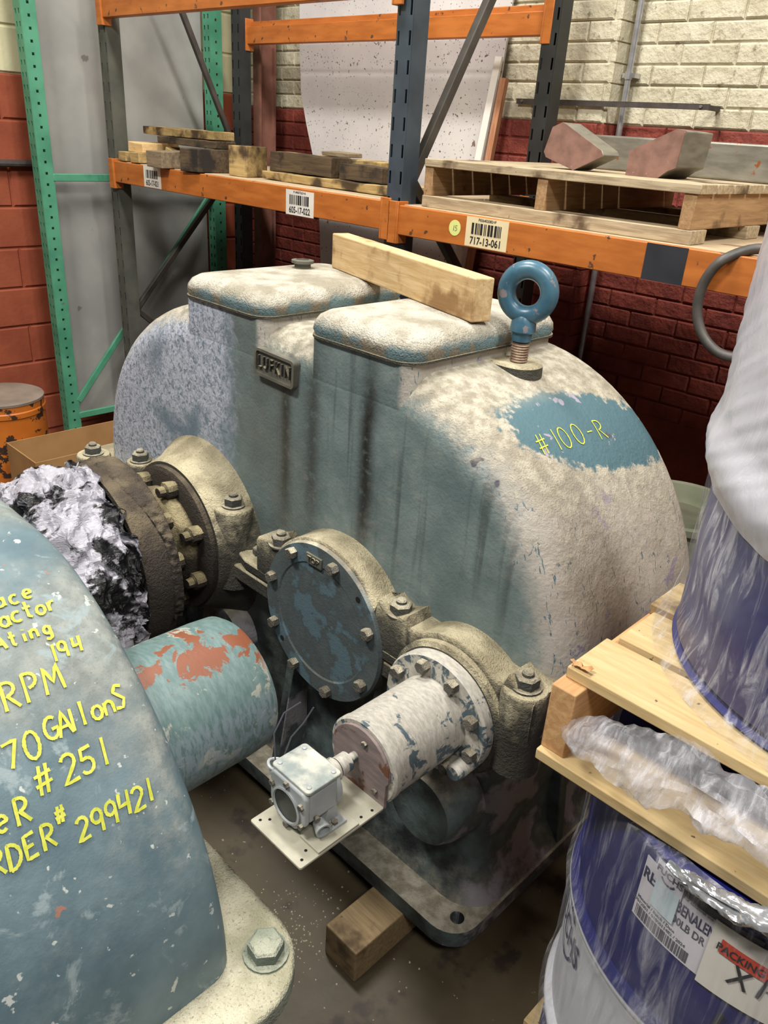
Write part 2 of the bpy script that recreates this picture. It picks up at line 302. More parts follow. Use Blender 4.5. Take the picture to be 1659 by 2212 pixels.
# ------------------------------------------------------------------ mesh tools
def basis(ax):
    ax = Vector(ax).normalized(); t = Vector((0, 0, 1)) if abs(ax.z) < .9 else Vector((1, 0, 0))
    u = ax.cross(t).normalized(); return ax, u, ax.cross(u).normalized()
class MB:
    def __init__(self): self.v = []; self.f = []
    def vs(self, pts):
        k = len(self.v); self.v += [Vector(p) for p in pts]; return k
    def box(self, lo, hi, rot=None, piv=None):
        (a, b, c), (d, e, f) = lo, hi
        pts = [Vector(p) for p in ((a, b, c), (d, b, c), (d, e, c), (a, e, c), (a, b, f), (d, b, f), (d, e, f), (a, e, f))]
        if rot is not None:
            pv = Vector(piv) if piv else Vector(((a+d)/2, (b+e)/2, (c+f)/2)); pts = [pv + rot @ (p-pv) for p in pts]
        k = self.vs(pts)
        self.f += [[k+i for i in q] for q in ((3, 2, 1, 0), (4, 5, 6, 7), (0, 1, 5, 4), (1, 2, 6, 5), (2, 3, 7, 6), (3, 0, 4, 7))]
        return self
    def lathe(self, prof, o, ax, n=32, caps=True):
        ax, u, w = basis(ax); o = Vector(o); rings = []
        for r, t in prof:
            rings.append(self.vs([o + ax*t + (u*cos(2*pi*i/n) + w*sin(2*pi*i/n))*r for i in range(n)]))
        for a, b in zip(rings, rings[1:]):
            for i in range(n): j = (i+1) % n; self.f.append([a+i, a+j, b+j, b+i])
        if caps: self.f.append([rings[0]+i for i in reversed(range(n))]); self.f.append([rings[-1]+i for i in range(n)])
        return self
    def cyl(self, p0, p1, r0, r1=None, n=24):
        d = Vector(p1)-Vector(p0); return self.lathe([(r0, 0), (r0 if r1 is None else r1, d.length)], p0, d, n)
    def tube(self, pts, r, n=8, closed=False):
        pts = [Vector(p) for p in pts]; rings = []; N = len(pts); pu = None
        for i, p in enumerate(pts):
            a = pts[(i-1) % N] if closed or i else p; b = pts[(i+1) % N] if closed or i < N-1 else p
            t = (b-a).normalized()
            if pu is None: _, u, w = basis(t)
            else: u = (pu - t*pu.dot(t)).normalized(); w = t.cross(u)
            pu = u; rr = r[i] if isinstance(r, (list, tuple)) else r
            rings.append(self.vs([p + (u*cos(2*pi*k/n)+w*sin(2*pi*k/n))*rr for k in range(n)]))
        prs = list(zip(rings, rings[1:])) + ([(rings[-1], rings[0])] if closed else [])
        for a, b in prs:
            for i in range(n): j = (i+1) % n; self.f.append([a+i, a+j, b+j, b+i])
        if not closed: self.f.append([rings[0]+i for i in reversed(range(n))]); self.f.append([rings[-1]+i for i in range(n)])
        return self
    def prism(self, poly, f0, f1):
        """poly of 2-D points, f0/f1 map (a, b) to the two end faces"""
        n = len(poly); a = self.vs([f0(*p) for p in poly]); b = self.vs([f1(*p) for p in poly])
        self.f.append([a+i for i in range(n)]); self.f.append([b+i for i in reversed(range(n))])
        for i in range(n): j = (i+1) % n; self.f.append([a+j, a+i, b+i, b+j])
        return self
    def pxz(self, poly, y0, y1): return self.prism(poly, lambda a, b: (a, y0, b), lambda a, b: (a, y1, b))
    def pxy(self, poly, z0, z1): return self.prism(poly, lambda a, b: (a, b, z0), lambda a, b: (a, b, z1))
    def pyz(self, poly, x0, x1): return self.prism(poly, lambda a, b: (x0, a, b), lambda a, b: (x1, a, b))
    def grid(self, fn, nu, nv, cu=False):
        k = len(self.v)
        for i in range(nu):
            for j in range(nv): self.v.append(Vector(fn(i, j)))
        for i in range(nu if cu else nu-1):
            for j in range(nv-1):
                i2 = (i+1) % nu; self.f.append([k+i*nv+j, k+i2*nv+j, k+i2*nv+j+1, k+i*nv+j+1])
        return self
    def mesh(self, name, off=(0, 0, 0), smooth=35, xf=None):
        o = Vector(off); me = bpy.data.meshes.new(name)
        vv = [tuple((xf @ p if xf else p)-o) for p in self.v]
        me.from_pydata(vv, [], self.f); me.update()
        bm = bmesh.new(); bm.from_mesh(me); bmesh.ops.recalc_face_normals(bm, faces=bm.faces); bm.to_mesh(me); bm.free()
        if smooth:
            for p in me.polygons: p.use_smooth = True
            me.set_sharp_from_angle(angle=radians(smooth))
        return me
def wl(o):
    v = Vector((0, 0, 0))
    while o: v = v + o.location; o = o.parent
    return v
def ob(name, me, mat, parent=None, loc=None, rot=None, bevel=0, seg=2, label=None):
    """one mesh object; loc is a world position (or the parent's own)"""
    o = bpy.data.objects.new(name, me); COL.objects.link(o)
    if mat and not me.materials: me.materials.append(mat)
    if parent: o.parent = parent
    o.location = Vector(loc if loc is not None else wl(parent)) - wl(parent) if parent else Vector(loc or (0, 0, 0))
    if rot: o.rotation_euler = rot
    if bevel:
        b = o.modifiers.new('bevel', 'BEVEL'); b.width = bevel; b.segments = seg; b.limit_method = 'ANGLE'; b.angle_limit = radians(40)
    if label: o['label'] = label
    return o
def part(name, mb, mat, parent, bevel=0, seg=2, smooth=35, label=None, kind=None):
    o = ob(name, mb.mesh(name, wl(parent), smooth), mat, parent, None, None, bevel, seg, label)
    if kind: o['kind'] = kind
    return o
def thing(name, label, cat, loc, group=None):
    o = bpy.data.objects.new(name, None); COL.objects.link(o); o.location = loc; o.empty_display_size = .1
    tag(o, label, cat, group); return o
def tag(o, label, cat, group=None):
    o['label'] = label; o['category'] = cat
    if group: o['group'] = group
    return o
def solo(name, mb, mat, label, cat, base, group=None, bevel=0, seg=2, smooth=35):
    o = ob(name, mb.mesh(name, base, smooth), mat, None, base, None, bevel, seg); return tag(o, label, cat, group)
def struct(name, mb, mat, base=(0, 0, 0), parent=None, bevel=0):
    o = ob(name, mb.mesh(name, base), mat, None, base, None, bevel); o['kind'] = 'structure'; return o
def rrect(x0, y0, x1, y1, r, n=5):
    out = []
    for cx, cy, a in ((x1-r, y1-r, 0), (x0+r, y1-r, 90), (x0+r, y0+r, 180), (x1-r, y0+r, 270)):
        for i in range(n+1): t = radians(a+90*i/n); out.append((cx+r*cos(t), cy+r*sin(t)))
    return out
def hexbolt(r, h, washer=True, dome=True):
    m = MB()
    if washer: m.lathe([(r*1.45, 0), (r*1.45, h*.12)], (0, 0, 0), (0, 0, 1), 20)
    m.lathe([(r*1.12, h*.1), (r*1.15, h*.2), (r*1.15, h*.68), (r*.98, h*.78)], (0, 0, 0), (0, 0, 1), 6)
    if dome: m.lathe([(r*.55, h*.7), (r*.55, h*.95), (r*.42, h*1.05)], (0, 0, 0), (0, 0, 1), 12)
    return m.mesh('bolt', smooth=30)
BOLT_L = hexbolt(.021, .034); BOLT_M = hexbolt(.0125, .026, False, False); BOLT_S = hexbolt(.0055, .008, False, False)
for b_, mm in ((BOLT_L, 'bolt'), (BOLT_M, 'boltlight'), (BOLT_S, 'boltlight')): b_.materials.append(M[mm])
def bolt(me, p, ax, parent, spin=None, name='bolt'):
    q = Vector(ax).to_track_quat('Z', 'X'); e = (q.to_matrix() @ Matrix.Rotation(random.random()*2 if spin is None else spin, 3, 'Z')).to_euler()
    return ob(name, me, None, parent, p, e)
def text_mesh(txt, size, extrude=0, bold=0., xs=1., space=1.):
    cu = bpy.data.curves.new('t', 'FONT'); cu.space_character = space; cu.body = txt; cu.size = size; cu.extrude = extrude; cu.offset = bold
    cu.align_x = 'CENTER'; cu.align_y = 'CENTER'; cu.resolution_u = 3
    o = bpy.data.objects.new('t', cu); COL.objects.link(o); bpy.context.view_layer.update()
    me = bpy.data.meshes.new_from_object(o.evaluated_get(bpy.context.evaluated_depsgraph_get()))
    bpy.data.objects.remove(o); me.transform(Matrix.Diagonal((xs, 1, 1, 1))); me.materials.clear(); return me
def mesh_add(mb, me, fn):
    k = mb.vs([fn(v.co) for v in me.vertices])
    for p in me.polygons: mb.f.append([k+i for i in p.vertices])
# hand-drawn single-stroke glyphs in a 0.6 x 1 box
def arc(cx, cy, rx, ry, a0, a1, n=9): return [(cx+rx*cos(radians(a0+(a1-a0)*i/n)), cy+ry*sin(radians(a0+(a1-a0)*i/n))) for i in range(n+1)]
GL = {
 '#': [[(.12, 0), (.24, 1)], [(.38, 0), (.5, 1)], [(0, .32), (.62, .38)], [(0, .66), (.62, .72)]],
 '0': [arc(.3, .5, .27, .5, 90, 450, 14)], '1': [[(.3, 1), (.26, 0)]],
 '2': [arc(.28, .72, .25, .26, 160, -40, 8)+[(.02, 0), (.58, .04)]], '4': [[(.1, 1), (.05, .45), (.55, .5)], [(.5, 1), (.44, 0)]],
 '5': [[(.55, .98), (.14, .95), (.1, .55)]+arc(.27, .3, .27, .29, 110, -150, 9)], '7': [[(0, .95), (.56, 1), (.2, 0)]],
 '9': [arc(.28, .7, .22, .27, 10, 370, 12)+[(.46, 0)]],
 'R': [[(.08, 0), (.1, 1)]+arc(.22, .75, .3, .25, 90, -90, 8)+[(.58, 0)]], 'P': [[(.08, 0), (.1, 1)]+arc(.22, .73, .3, .26, 90, -90, 8)],
 'M': [[(0, 0), (.1, 1), (.34, .35), (.6, 1), (.68, 0)]], 'G': [arc(.34, .5, .32, .48, 50, 330, 12)+[(.6, .45), (.34, .43)]],
 'A': [[(0, 0), (.28, 1), (.58, 0)], [(.1, .36), (.48, .36)]], 'l': [[(.12, 1), (.1, 0)]], 'o': [arc(.24, .28, .22, .28, 90, 450, 10)],
 'n': [[(.05, .55), (.05, 0)], [(.05, .35)]+arc(.24, .34, .19, .2, 170, 0, 6)+[(.44, 0)]], 's': [[(.42, .6), (.2, .68), (.08, .5), (.4, .25), (.3, .04), (.02, .06)]],
 'S': [[(.46, .9), (.2, 1), (.05, .75), (.44, .35), (.3, .02), (0, .08)]],
 'e': [[(.06, .3), (.44, .34)]+arc(.25, .3, .2, .28, 20, 310, 10)], 'a': [arc(.22, .28, .2, .27, 40, 400, 10), [(.42, .56), (.44, 0)]],
 'c': [arc(.25, .28, .22, .28, 50, 310, 9)], 't': [[(.2, .95), (.2, .1), (.36, 0)], [(.02, .6), (.4, .62)]], 'r': [[(.06, .56), (.06, 0)], [(.06, .34), (.2, .54), (.38, .54)]],
 'i': [[(.1, .55), (.1, 0)], [(.1, .8), (.11, .84)]], 'g': [arc(.22, .3, .2, .26, 20, 380, 10), [(.42, .55), (.4, -.25), (.2, -.36), (.02, -.25)]],
 'O': [arc(.32, .5, .3, .5, 90, 450, 14)], 'D': [[(.06, 0), (.08, 1)]+arc(.1, .5, .46, .5, 90, -90, 9)+[(.06, 0)]],
 'E': [[(.5, 1), (.06, .96), (.06, .02), (.54, .04)], [(.06, .5), (.42, .52)]], 'f': [[(.4, .95), (.2, .9), (.16, 0)], [(0, .55), (.36, .57)]],
 '-': [[(.05, .5), (.4, .5)]], '.': [[(.1, 0), (.13, .03)]], ' ': [], 'X': [[(0, 0), (.5, .9)], [(.02, .95), (.55, .02)]], '8': [arc(.28, .74, .2, .24, -90, 270, 10)+arc(.28, .26, .26, .26, 90, -270, 10)],
 'F': [[(.05, 0), (.06, 1), (.5, 1)], [(.06, .52), (.4, .54)]],
}
def handwriting(mb, txt, u0, v0, h, surf, w=.006, jit=.05, slant=.1, adv=.74):
    """strokes laid on surf(u, v) -> (point, normal); u runs along the writing"""
    u = u0
    for ch in txt:
        dy = random.uniform(-jit, jit)*h; sc = h*random.uniform(.94, 1.06)
        for st in GL.get(ch, []):
            pts = []
            for a, b in zip(st, st[1:] if len(st) > 1 else st):
                for k in range(4): t = k/4; pts.append((a[0]+(b[0]-a[0])*t, a[1]+(b[1]-a[1])*t))
            pts.append(st[-1]); q = []
            for a, b in pts: q.append(surf(u+(a+slant*b)*sc, v0+dy+b*sc))
            N = len(q); L_, R_ = [], []
            for i in range(N):
                p, nr = q[i]; t = (q[min(i+1, N-1)][0]-q[max(i-1, 0)][0])
                t = t.normalized() if t.length > 1e-9 else Vector((0, 1, 0))
                sd = nr.cross(t).normalized()*w*.5*random.uniform(.8, 1.15); L_.append(p+sd); R_.append(p-sd)
            k = mb.vs(L_+R_)
            for i in range(N-1): mb.f.append([k+i, k+i+1, k+N+i+1, k+N+i])
        wd = {'1': .55, 'l': .5, 'i': .45, 'M': 1.0, ' ': .6, '-': .7, '.': .4, '#': 1.}.get(ch, adv+.06)
        u += wd*h
def disp(me, amp, sc, seed=0, mask=None):
    me.update()
    for v in me.vertices:
        p = v.co*sc + Vector((seed, seed*.7, -seed)); k = mask(v.co) if mask else 1
        d = mnoise.noise(p)*.6 + mnoise.noise(p*2.3)*.4
        v.co += Vector(v.normal)*d*amp*k
    me.update()
# ------------------------------------------------------------------ the setting
struct('floor', MB().box((-4.6, -2.5, -.1), (3, 3.45, 0)), M['floor'])
wall_b = struct('wall_back', MB().box((-4.45, 3.24, 0), (3, 3.45, 3.4)).box((-2.55, 3.13, 0), (-1.875, 3.3, 3.4)), M['mortar'])
wall_l = struct('wall_left', MB().box((-4.6, -2.5, 0), (-4.405, 3.45, 3.4)), M['cmu'])
def bevelled(w, d, h, c):
    """brick with its face at y=0, chamfered by c, reaching back d"""
    m = MB(); a, b = w/2, h/2
    k = m.vs([(-a, d, -b), (a, d, -b), (a, d, b), (-a, d, b), (-a, c, -b), (a, c, -b), (a, c, b), (-a, c, b), (-a+c, 0, -b+c), (a-c, 0, -b+c), (a-c, 0, b-c), (-a+c, 0, b-c)])
    m.f += [[k+i for i in q] for q in ((8, 9, 10, 11), (4, 5, 9, 8), (5, 6, 10, 9), (6, 7, 11, 10), (7, 4, 8, 11), (0, 1, 5, 4), (1, 2, 6, 5), (2, 3, 7, 6), (3, 0, 4, 7))]
    return m
CW, CH = .2155, .0714
def bricks():
    me = {}
    def bm(w):
        k = round(w, 3)
        if k not in me: me[k] = bevelled(w, .03, CH-.0045, .006).mesh('brick', smooth=0); me[k].materials.append(M['brick'])
        return me[k]
    lst = []
    for r in range(5, 36):
        z = 1.829 + (r-20.5+.0)*CH - .0
        for (xa, xb, yf) in ((-4.39, -2.555, 3.232), (-2.545, -1.88, 3.122), (-1.872, -.4, 3.232)):
            x = xa - (CW/2 if r % 2 else 0)
            while x < xb:
                a, b = max(x, xa), min(x+CW, xb)
                if b-a > .04: lst.append(((a+b)/2, yf + random.uniform(-.003, .002), z, b-a-.006))
                x += CW
    def score(t):
        x, y, z, w = t
        hid = -3.62 < x < -2.46 and z > .2     # behind the leaning sheet
        dark = z < 1.45
        return (hid, dark, hypot(x, y))
    lst.sort(key=score)
    for t in lst[:298]: ob('brick', bm(t[3]), None, wall_b, t[:3])
    m = MB()
    for x, y, z, w in lst[298:]:
        b = bevelled(w, .03, CH-.0045, .006); k = len(m.v); m.v += [v+Vector((x, y, z)) for v in b.v]; m.f += [[k+i for i in f] for f in b.f]
    part('brick_field', m, M['brick'], wall_b, smooth=0, kind='stuff')
    m = MB()
    for r in range(5, 36):      # returns of the brick pier
        z = 1.829+(r-20.5)*CH; m.box((-1.89, 3.128, z-CH/2+.003), (-1.868, 3.235, z+CH/2-.003))
    part('pier_return_brick', m, M['brick'], wall_b, smooth=0, kind='stuff')
bricks()
def cmu():
    me = bevelled(.392, .03, .196, .007)
    rz = Matrix.Rotation(radians(90), 4, 'Z')
    me = me.mesh('block', smooth=0, xf=rz); me.materials.append(M['cmu'])
    for r in range(0, 14):
        z = 1.886 - .203*9 + .203*r + .1015
        for k in range(8):
            y = .35 + .4*k + (.2 if r % 2 else 0)
            if y < 3.2: ob('concrete_block', me, None, wall_l, (-4.396 + random.uniform(-.0015, .0015), y, z))
cmu()
solo('wall_pipe', MB().tube([(-4.365, .3, 1.485), (-4.365, 3.2, 1.485)], .018, 10), M['iron'], 'dark thin pipe running level along the red block wall', 'pipe', (-4.365, .3, 1.467))
c = MB().tube([(-1.838, 3.195, 0.0), (-1.838, 3.195, 3.0)], .0125, 12)
cd = thing('conduit', 'galvanised conduit rising up the cream brick wall beside the pier', 'conduit', (-1.838, 3.195, 0))
part('pipe', c, M['conduit'], cd); part('strap', MB().box((-1.862, 3.186, 1.995), (-1.806, 3.226, 2.012)).tube([(-1.838, 3.195, 1.99), (-1.838, 3.195, 2.017)], .016, 12), M['conduit'], cd)
ib = thing('wall_bar', 'flat dark iron bar bolted across the cream bricks above the red band', 'bar', (-2.3, 3.11, 1.9))
part('bar', MB().box((-2.3, 3.102, 1.888), (-1.44, 3.112, 1.908)), M['iron'], ib)
for x in (-2.27, -1.47): bolt(BOLT_S, (x, 3.102, 1.898), (0, -1, 0), ib)
part('standoff', MB().box((-1.47, 3.112, 1.89), (-1.452, 3.226, 1.906)), M['iron'], ib)
# brown steel column in the far corner
solo('steel_column', MB().box((-4.03, 3.0, 0), (-3.97, 3.012, 3.2)).box((-4.006, 3.012, 0), (-3.994, 3.1, 3.2)).box((-4.03, 3.1, 0), (-3.97, 3.112, 3.2)), simple('brown_column', s(112, 74, 62), s(140, 96, 82), 8, .6), 'brownish steel column in the far corner behind the rack', 'column', (-4, 3.05, 0))
# ------------------------------------------------------------------ racking
def perf(w, h, cols, hw, hh, pitch, z0):
    """flat sheet in (u, z) with columns of real holes"""
    m = MB(); xs = sorted([0, w] + [c-hw/2 for c in cols] + [c+hw/2 for c in cols])
    def q(a, b, c, d):
        if b-a > 1e-5 and d-c > 1e-5: k = m.vs([(a, 0, c), (b, 0, c), (b, 0, d), (a, 0, d)]); m.f.append([k, k+1, k+2, k+3])
    for i in range(len(xs)-1):
        a, b = xs[i], xs[i+1]
        if i % 2 == 0: q(a, b, 0, h)
        else:
            z = 0; t = z0
            while t+hh < h: q(a, b, z, t); z = t+hh; t += pitch
            q(a, b, z, h)
    return m
def post(name, parent, x, y, mat, w=.07, d=.07, h=3.1, fh=((.010, .060), .009, .040, .0815), sh=None, depth_dir=1, flat_right=True):
    """channel post: perforated face towards -Y, flat sides"""
    m = perf(w, h, *fh, .04)
    off = Vector((x, y, 0)); m2 = MB()
    k = m2.vs([v+off for v in m.v]); m2.f += [[k+i for i in f] for f in m.f]
    for xx in (x, x+w):
        if sh and xx == x+w:
            b = perf(d, h, *sh, .03); k = m2.vs([Vector((xx, y+v.x, v.z)) for v in b.v]); m2.f += [[k+i for i in f] for f in b.f]
        else:
            k = m2.vs([(xx, y, 0), (xx, y+d, 0), (xx, y+d, h), (xx, y, h)]); m2.f.append([k, k+1, k+2, k+3])
    for a, b in ((x, x+.018), (x+w-.018, x+w)):
        k = m2.vs([(a, y+d, 0), (b, y+d, 0), (b, y+d, h), (a, y+d, h)]); m2.f.append([k, k+1, k+2, k+3])
    o = part(name, m2, mat, parent, smooth=0)
    so = o.modifiers.new('solid', 'SOLIDIFY'); so.thickness = .003; so.offset = 0
    return o
def bar(p, q, w, d, axis=(1, 0, 0)):
    """rectangular bar from p to q; w across `axis`"""
    p, q = Vector(p), Vector(q); t = (q-p).normalized(); a = Vector(axis); a = (a - t*a.dot(t)).normalized(); b = t.cross(a); m = MB()
    k = m.vs([e + a*i*w/2 + b*j*d/2 for e in (p, q) for i, j in ((-1, -1), (1, -1), (1, 1), (-1, 1))])
    m.f += [[k+i for i in f] for f in ((0, 1, 2, 3), (7, 6, 5, 4), (0, 4, 5, 1), (1, 5, 6, 2), (2, 6, 7, 3), (3, 7, 4, 0))]
    return m
fr = thing('rack_frame', 'slate blue upright frame between the two orange shelves', 'rack frame', (-2.015, 2.5, 0), 'rack frames')
post('front_post', fr, -2.05, 2.09, M['blue_post']); post('rear_post', fr, -2.05, 2.88, M['black_post'])
for a, b in (((-2.0, 2.70, 2.55), (-2.0, 2.15, 1.60)), ((-2.0, 2.15, 1.60), (-2.0, 2.86, .85)), ((-2.0, 2.86, .85), (-2.0, 2.15, .2))): part('brace', bar(a, b, .03, .034), M['brace'], fr, .003)
part('tie_bar', bar((-2.015, 2.15, .18), (-2.015, 2.88, .18), .03, .03), M['brace'], fr)
for x in (-2.05,):
    for y in (2.09, 2.88): part('foot_plate', MB().box((x-.02, y-.02, 0), (x+.09, y+.1, .006)), M['black_post'], fr)
fl = thing('rack_frame', 'dark grey upright frame at the left end of the shelf', 'rack frame', (-3.965, 2.5, 0), 'rack frames')
post('front_post', fl, -4.0, 2.09, M['grey_post']); post('rear_post', fl, -4.0, 2.84, M['black_post'])
for a, b in (((-3.95, 2.42, 2.40), (-3.95, 2.84, 1.55)), ((-3.95, 2.84, 1.55), (-3.95, 2.15, .80)), ((-3.95, 2.15, .8), (-3.95, 2.84, .2))): part('brace', bar(a, b, .026, .026), M['brace'], fl, .003)
for y in (2.09, 2.84): part('foot_plate', MB().box((-4.02, y-.02, 0), (-3.91, y+.09, .006)), M['black_post'], fl)
gf = thing('rack_frame', 'green perforated upright frame against the grey panel', 'rack frame', (-4.13, 2.35, 0), 'rack frames')
gh = ((.018, .052), .011, .02, .0508); gs = ((.035,), .012, .012, .0508)
post('front_post', gf, -4.19, 1.785, M['green'], .07, .07, 3.1, gh, gs); post('rear_post', gf, -4.19, 2.79, M['green'], .07, .07, 3.1, gh, gs)
for z in (1.44, .21): part('strut', bar((-4.125, 1.85, z), (-4.125, 2.8, z), .02, .035), M['green'], gf, .003)
for a, b in (((-4.125, 1.855, .29), (-4.125, 2.8, 1.4)),): part('brace', bar(a, b, .018, .032), M['green'], gf, .003)
solo('grey_sheet', MB().box((-4.245, 1.86, .16), (-4.222, 2.80, 3.0)), M['panel'], 'tall scuffed grey sheet standing behind the green rack frame', 'panel', (-4.23, 2.33, .16), bevel=.003)
def barcode(mb, cx, cz, w, h, yf, seed, fx=None):
    r = random.Random(seed); x = 0
    while x < w:
        b = r.choice((.0022, .0022, .0044, .0066))*w/.09; g_ = r.choice((.0022, .0022, .0044))*w/.09
        if x+b > w: break
        mb.box((cx-w/2+x, yf-.0004, cz-h/2), (cx-w/2+x+b, yf+.0002, cz+h/2)); x += b+g_
def sticker(beam, cx, cz, w, h, big, small, mat, tilt=0., seed=1, bw=.72, yf=2.0748):
    me = MB().box((cx-w/2, yf-.0006, cz-h/2), (cx+w/2, yf+.0006, cz+h/2))
    st = part('barcode_label', me, mat, beam, label='paper label reading %s with a barcode' % big)
    pm = MB(); y2 = yf-.0012
    mesh_add(pm, text_mesh(big, h*.36, 0, .0006, w*.90/(h*.36*.55*len(big))), lambda v: (cx+v.x, y2, cz-h*.30+v.y))
    if small: mesh_add(pm, text_mesh(small, h*.13, 0, .0002), lambda v: (cx+v.x, y2, cz+h*.42+v.y))
    part('print', pm, M['ink'], st, smooth=0)
    bmb = MB(); barcode(bmb, cx, cz+h*.12, w*bw, h*.38, y2+.0002, seed); part('barcode', bmb, M['ink'], st, smooth=0)
    return st
def beam(x0, x1, z0, h, y0, d, label, rear=False):
    b = thing('rack_beam', label, 'beam', (x0, y0, z0), 'orange rack beams')
    yb = y0+d
    prof = [(y0, z0), (y0, z0+h), (y0+d*.45, z0+h), (y0+d*.45, z0+h-.025), (yb, z0+h-.025), (yb, z0)]
    if rear: prof = [(y0+yb-a, c_) for a, c_ in prof]
    part('rail', MB().pyz(prof, x0+.003, x1-.003), M['orange'], b, .003)
    for e, sgn in ((x0, 1), (x1, -1)):
        yy = y0-.002 if not rear else y0-.004
        mm = MB().box((min(e, e-sgn*.038), yy-.006, z0-.03), (max(e, e-sgn*.038), yy+.004, z0+h+.012)).box((min(e, e+sgn*.008), yy-.006, z0-.03), (max(e, e+sgn*.008), yy+d, z0+h+.012))
        part('connector_plate', mm, M['orange'], b, .002)
    return b
bl = beam(-3.93, -2.05, 1.437, .095, 2.075, .045, 'orange front beam carrying the shelf of loose wood blocks')
sticker(bl, -3.57, 1.487, .15, .093, '605-17-021', None, M['paper'], 0, 3)
sticker(bl, -2.50, 1.478, .165, .09, '605-17-022', 'P144007263=A', M['paper'], 0, 5)
br = beam(-1.98, .46, 1.43, .095, 2.075, .045, 'orange front beam with black tape under the wooden shelf pallet')
sticker(br, -1.593, 1.479, .165, .088, '717-13-061', 'P056402082=P', M['paper_cream'], 0, 9)
dt = part('round_sticker', MB().cyl((-1.722, 2.0742, 1.482), (-1.722, 2.0752, 1.482), .024, n=28), M['dot'], br, label='round yellow green sticker marked 15')
pm = MB(); handwriting(pm, '15', -1.731, 1.474, .017, lambda u, v: (Vector((u, 2.0736, v)), Vector((0, -1, 0))), .0014); part('print', pm, M['ink'], dt, smooth=0)
part('tape_patch', MB().box((-1.052, 2.0738, 1.4305), (-.935, 2.0752, 1.5245)), M['blacktape'], br, label='square of black tape')
beam(-3.93, -2.05, 1.437, .095, 2.885, .045, 'orange rear beam behind the loose wood blocks', True); beam(-1.98, .46, 1.43, .095, 2.885, .045, 'orange rear beam behind the shelf pallet', True)
beam(-3.93, -2.05, 2.134, .105, 2.075, .045, 'orange upper front beam at the top edge of the picture')
beam(-3.93, -2.05, 2.112, .105, 2.885, .045, 'orange upper rear beam in front of the white speckled sheet', True)
def deck(x0, x1, z, label):
    t = thing('shelf_deck', label, 'shelf deck', (x0, 2.5, z), 'shelf decks')
    for k in range(3):
        y0 = 2.098+.272*k; part('plank', MB().box((x0, y0, z-.025), (x1, y0+.268, z)), M['deck'], t, .002)
deck(-3.925, -2.056, 1.534, 'dusty plank deck under the loose wood blocks'); deck(-1.975, .455, 1.527, 'dusty plank deck under the shelf pallet')
# ------------------------------------------------------------------ loose wood on the left shelf
def lump(name, c, size, rz, mat, label, tilt=(0, 0), group='loose wood on the shelf'):
    """a sawn block with slightly uneven corners; c is the centre of its underside"""
    sx, sy, sz = size; r = random.Random(label); m = MB(); nx = max(2, int(sx/.05)); k = 0
    def fn(i, j):
        a = (i/nx-.5)*sx; e = .004
        ring = ((-.5, 0), (.5, 0), (.5, 1), (-.5, 1)); u, v = ring[j]
        w = .0035*mnoise.noise(Vector((a*9, u*7+hash(label) % 13, v*5)))
        return (a, u*sy+w, v*sz+w)
    for i in range(nx+1): m.vs([fn(i, j) for j in range(4)])
    for i in range(nx):
        for j in range(4): a = i*4; m.f.append([a+j, a+(j+1) % 4, a+4+(j+1) % 4, a+4+j])
    m.f.append([3, 2, 1, 0]); b = nx*4; m.f.append([b, b+1, b+2, b+3])
    o = ob(name, m.mesh(name, smooth=0), mat, None, c, (radians(tilt[0]), radians(tilt[1]), radians(rz)), .003); return tag(o, label, 'wood block', group)
DZ = 1.536
lump('wood_block', (-3.475, 2.13, DZ), (.12, .20, .068), 4, M['greywood'], 'squat grey timber block overhanging the orange beam')
lump('wood_block', (-3.24, 2.19, DZ), (.13, .26, .092), 3, M['darkwood'], 'dark oily block beside the squat grey one')
lump('wood_block', (-3.87, 2.19, DZ), (.07, .20, .042), 0, M['yellowwood'], 'short pale block end nearest the grey post')
lump('wood_block', (-3.745, 2.20, DZ), (.085, .22, .046), -3, M['yellowwood'], 'pale sawn end beside the slanting timber')
lump('wood_block', (-3.79, 2.22, DZ+.047), (.13, .2, .042), 2, M['pine'], 'orange tinted block lying on the two pale ends')
lump('wood_plank', (-3.47, 2.25, DZ+.0945), (.46, .11, .03), 2, M['darkwood'], 'bark-stained plank lying across the blocks of the left pile')
lump('wood_plank', (-3.63, 2.29, DZ+.010), (.045, .2, .068), 2, M['yellowwood'], 'white-ended slanting timber on the shelf', (0, 16))
lump('wood_plank', (-3.57, 2.27, DZ+.127), (.62, .11, .034), -1, M['yellowwood'], 'long pale plank topmost of the left pile')
lump('wood_block', (-3.01, 2.21, DZ), (.11, .12, .118), 8, M['yellowwood'], 'upright pale block with a sawn yellow end')
lump('wood_plank', (-2.485, 2.265, DZ), (.82, .15, .032), -1, M['yellowwood'], 'long yellowed plank lying under the dark block')
lump('wood_block', (-2.68, 2.27, DZ+.034), (.40, .10, .072), -2, M['darkwood'], 'long dark burnt block with a pale end')
lump('wood_block', (-2.32, 2.27, DZ+.034), (.24, .11, .056), -2, M['darkwood'], 'dark block half hidden by the blue post')
lump('wood_plank', (-2.72, 2.43, DZ), (.70, .10, .10), -1, M['yellowwood'], 'yellowed plank on edge behind the dark block')
lump('wood_block', (-2.66, 2.43, DZ+.103), (.16, .08, .018), 2, M['greywood'], 'thin slip of wood lying topmost on the right pile')
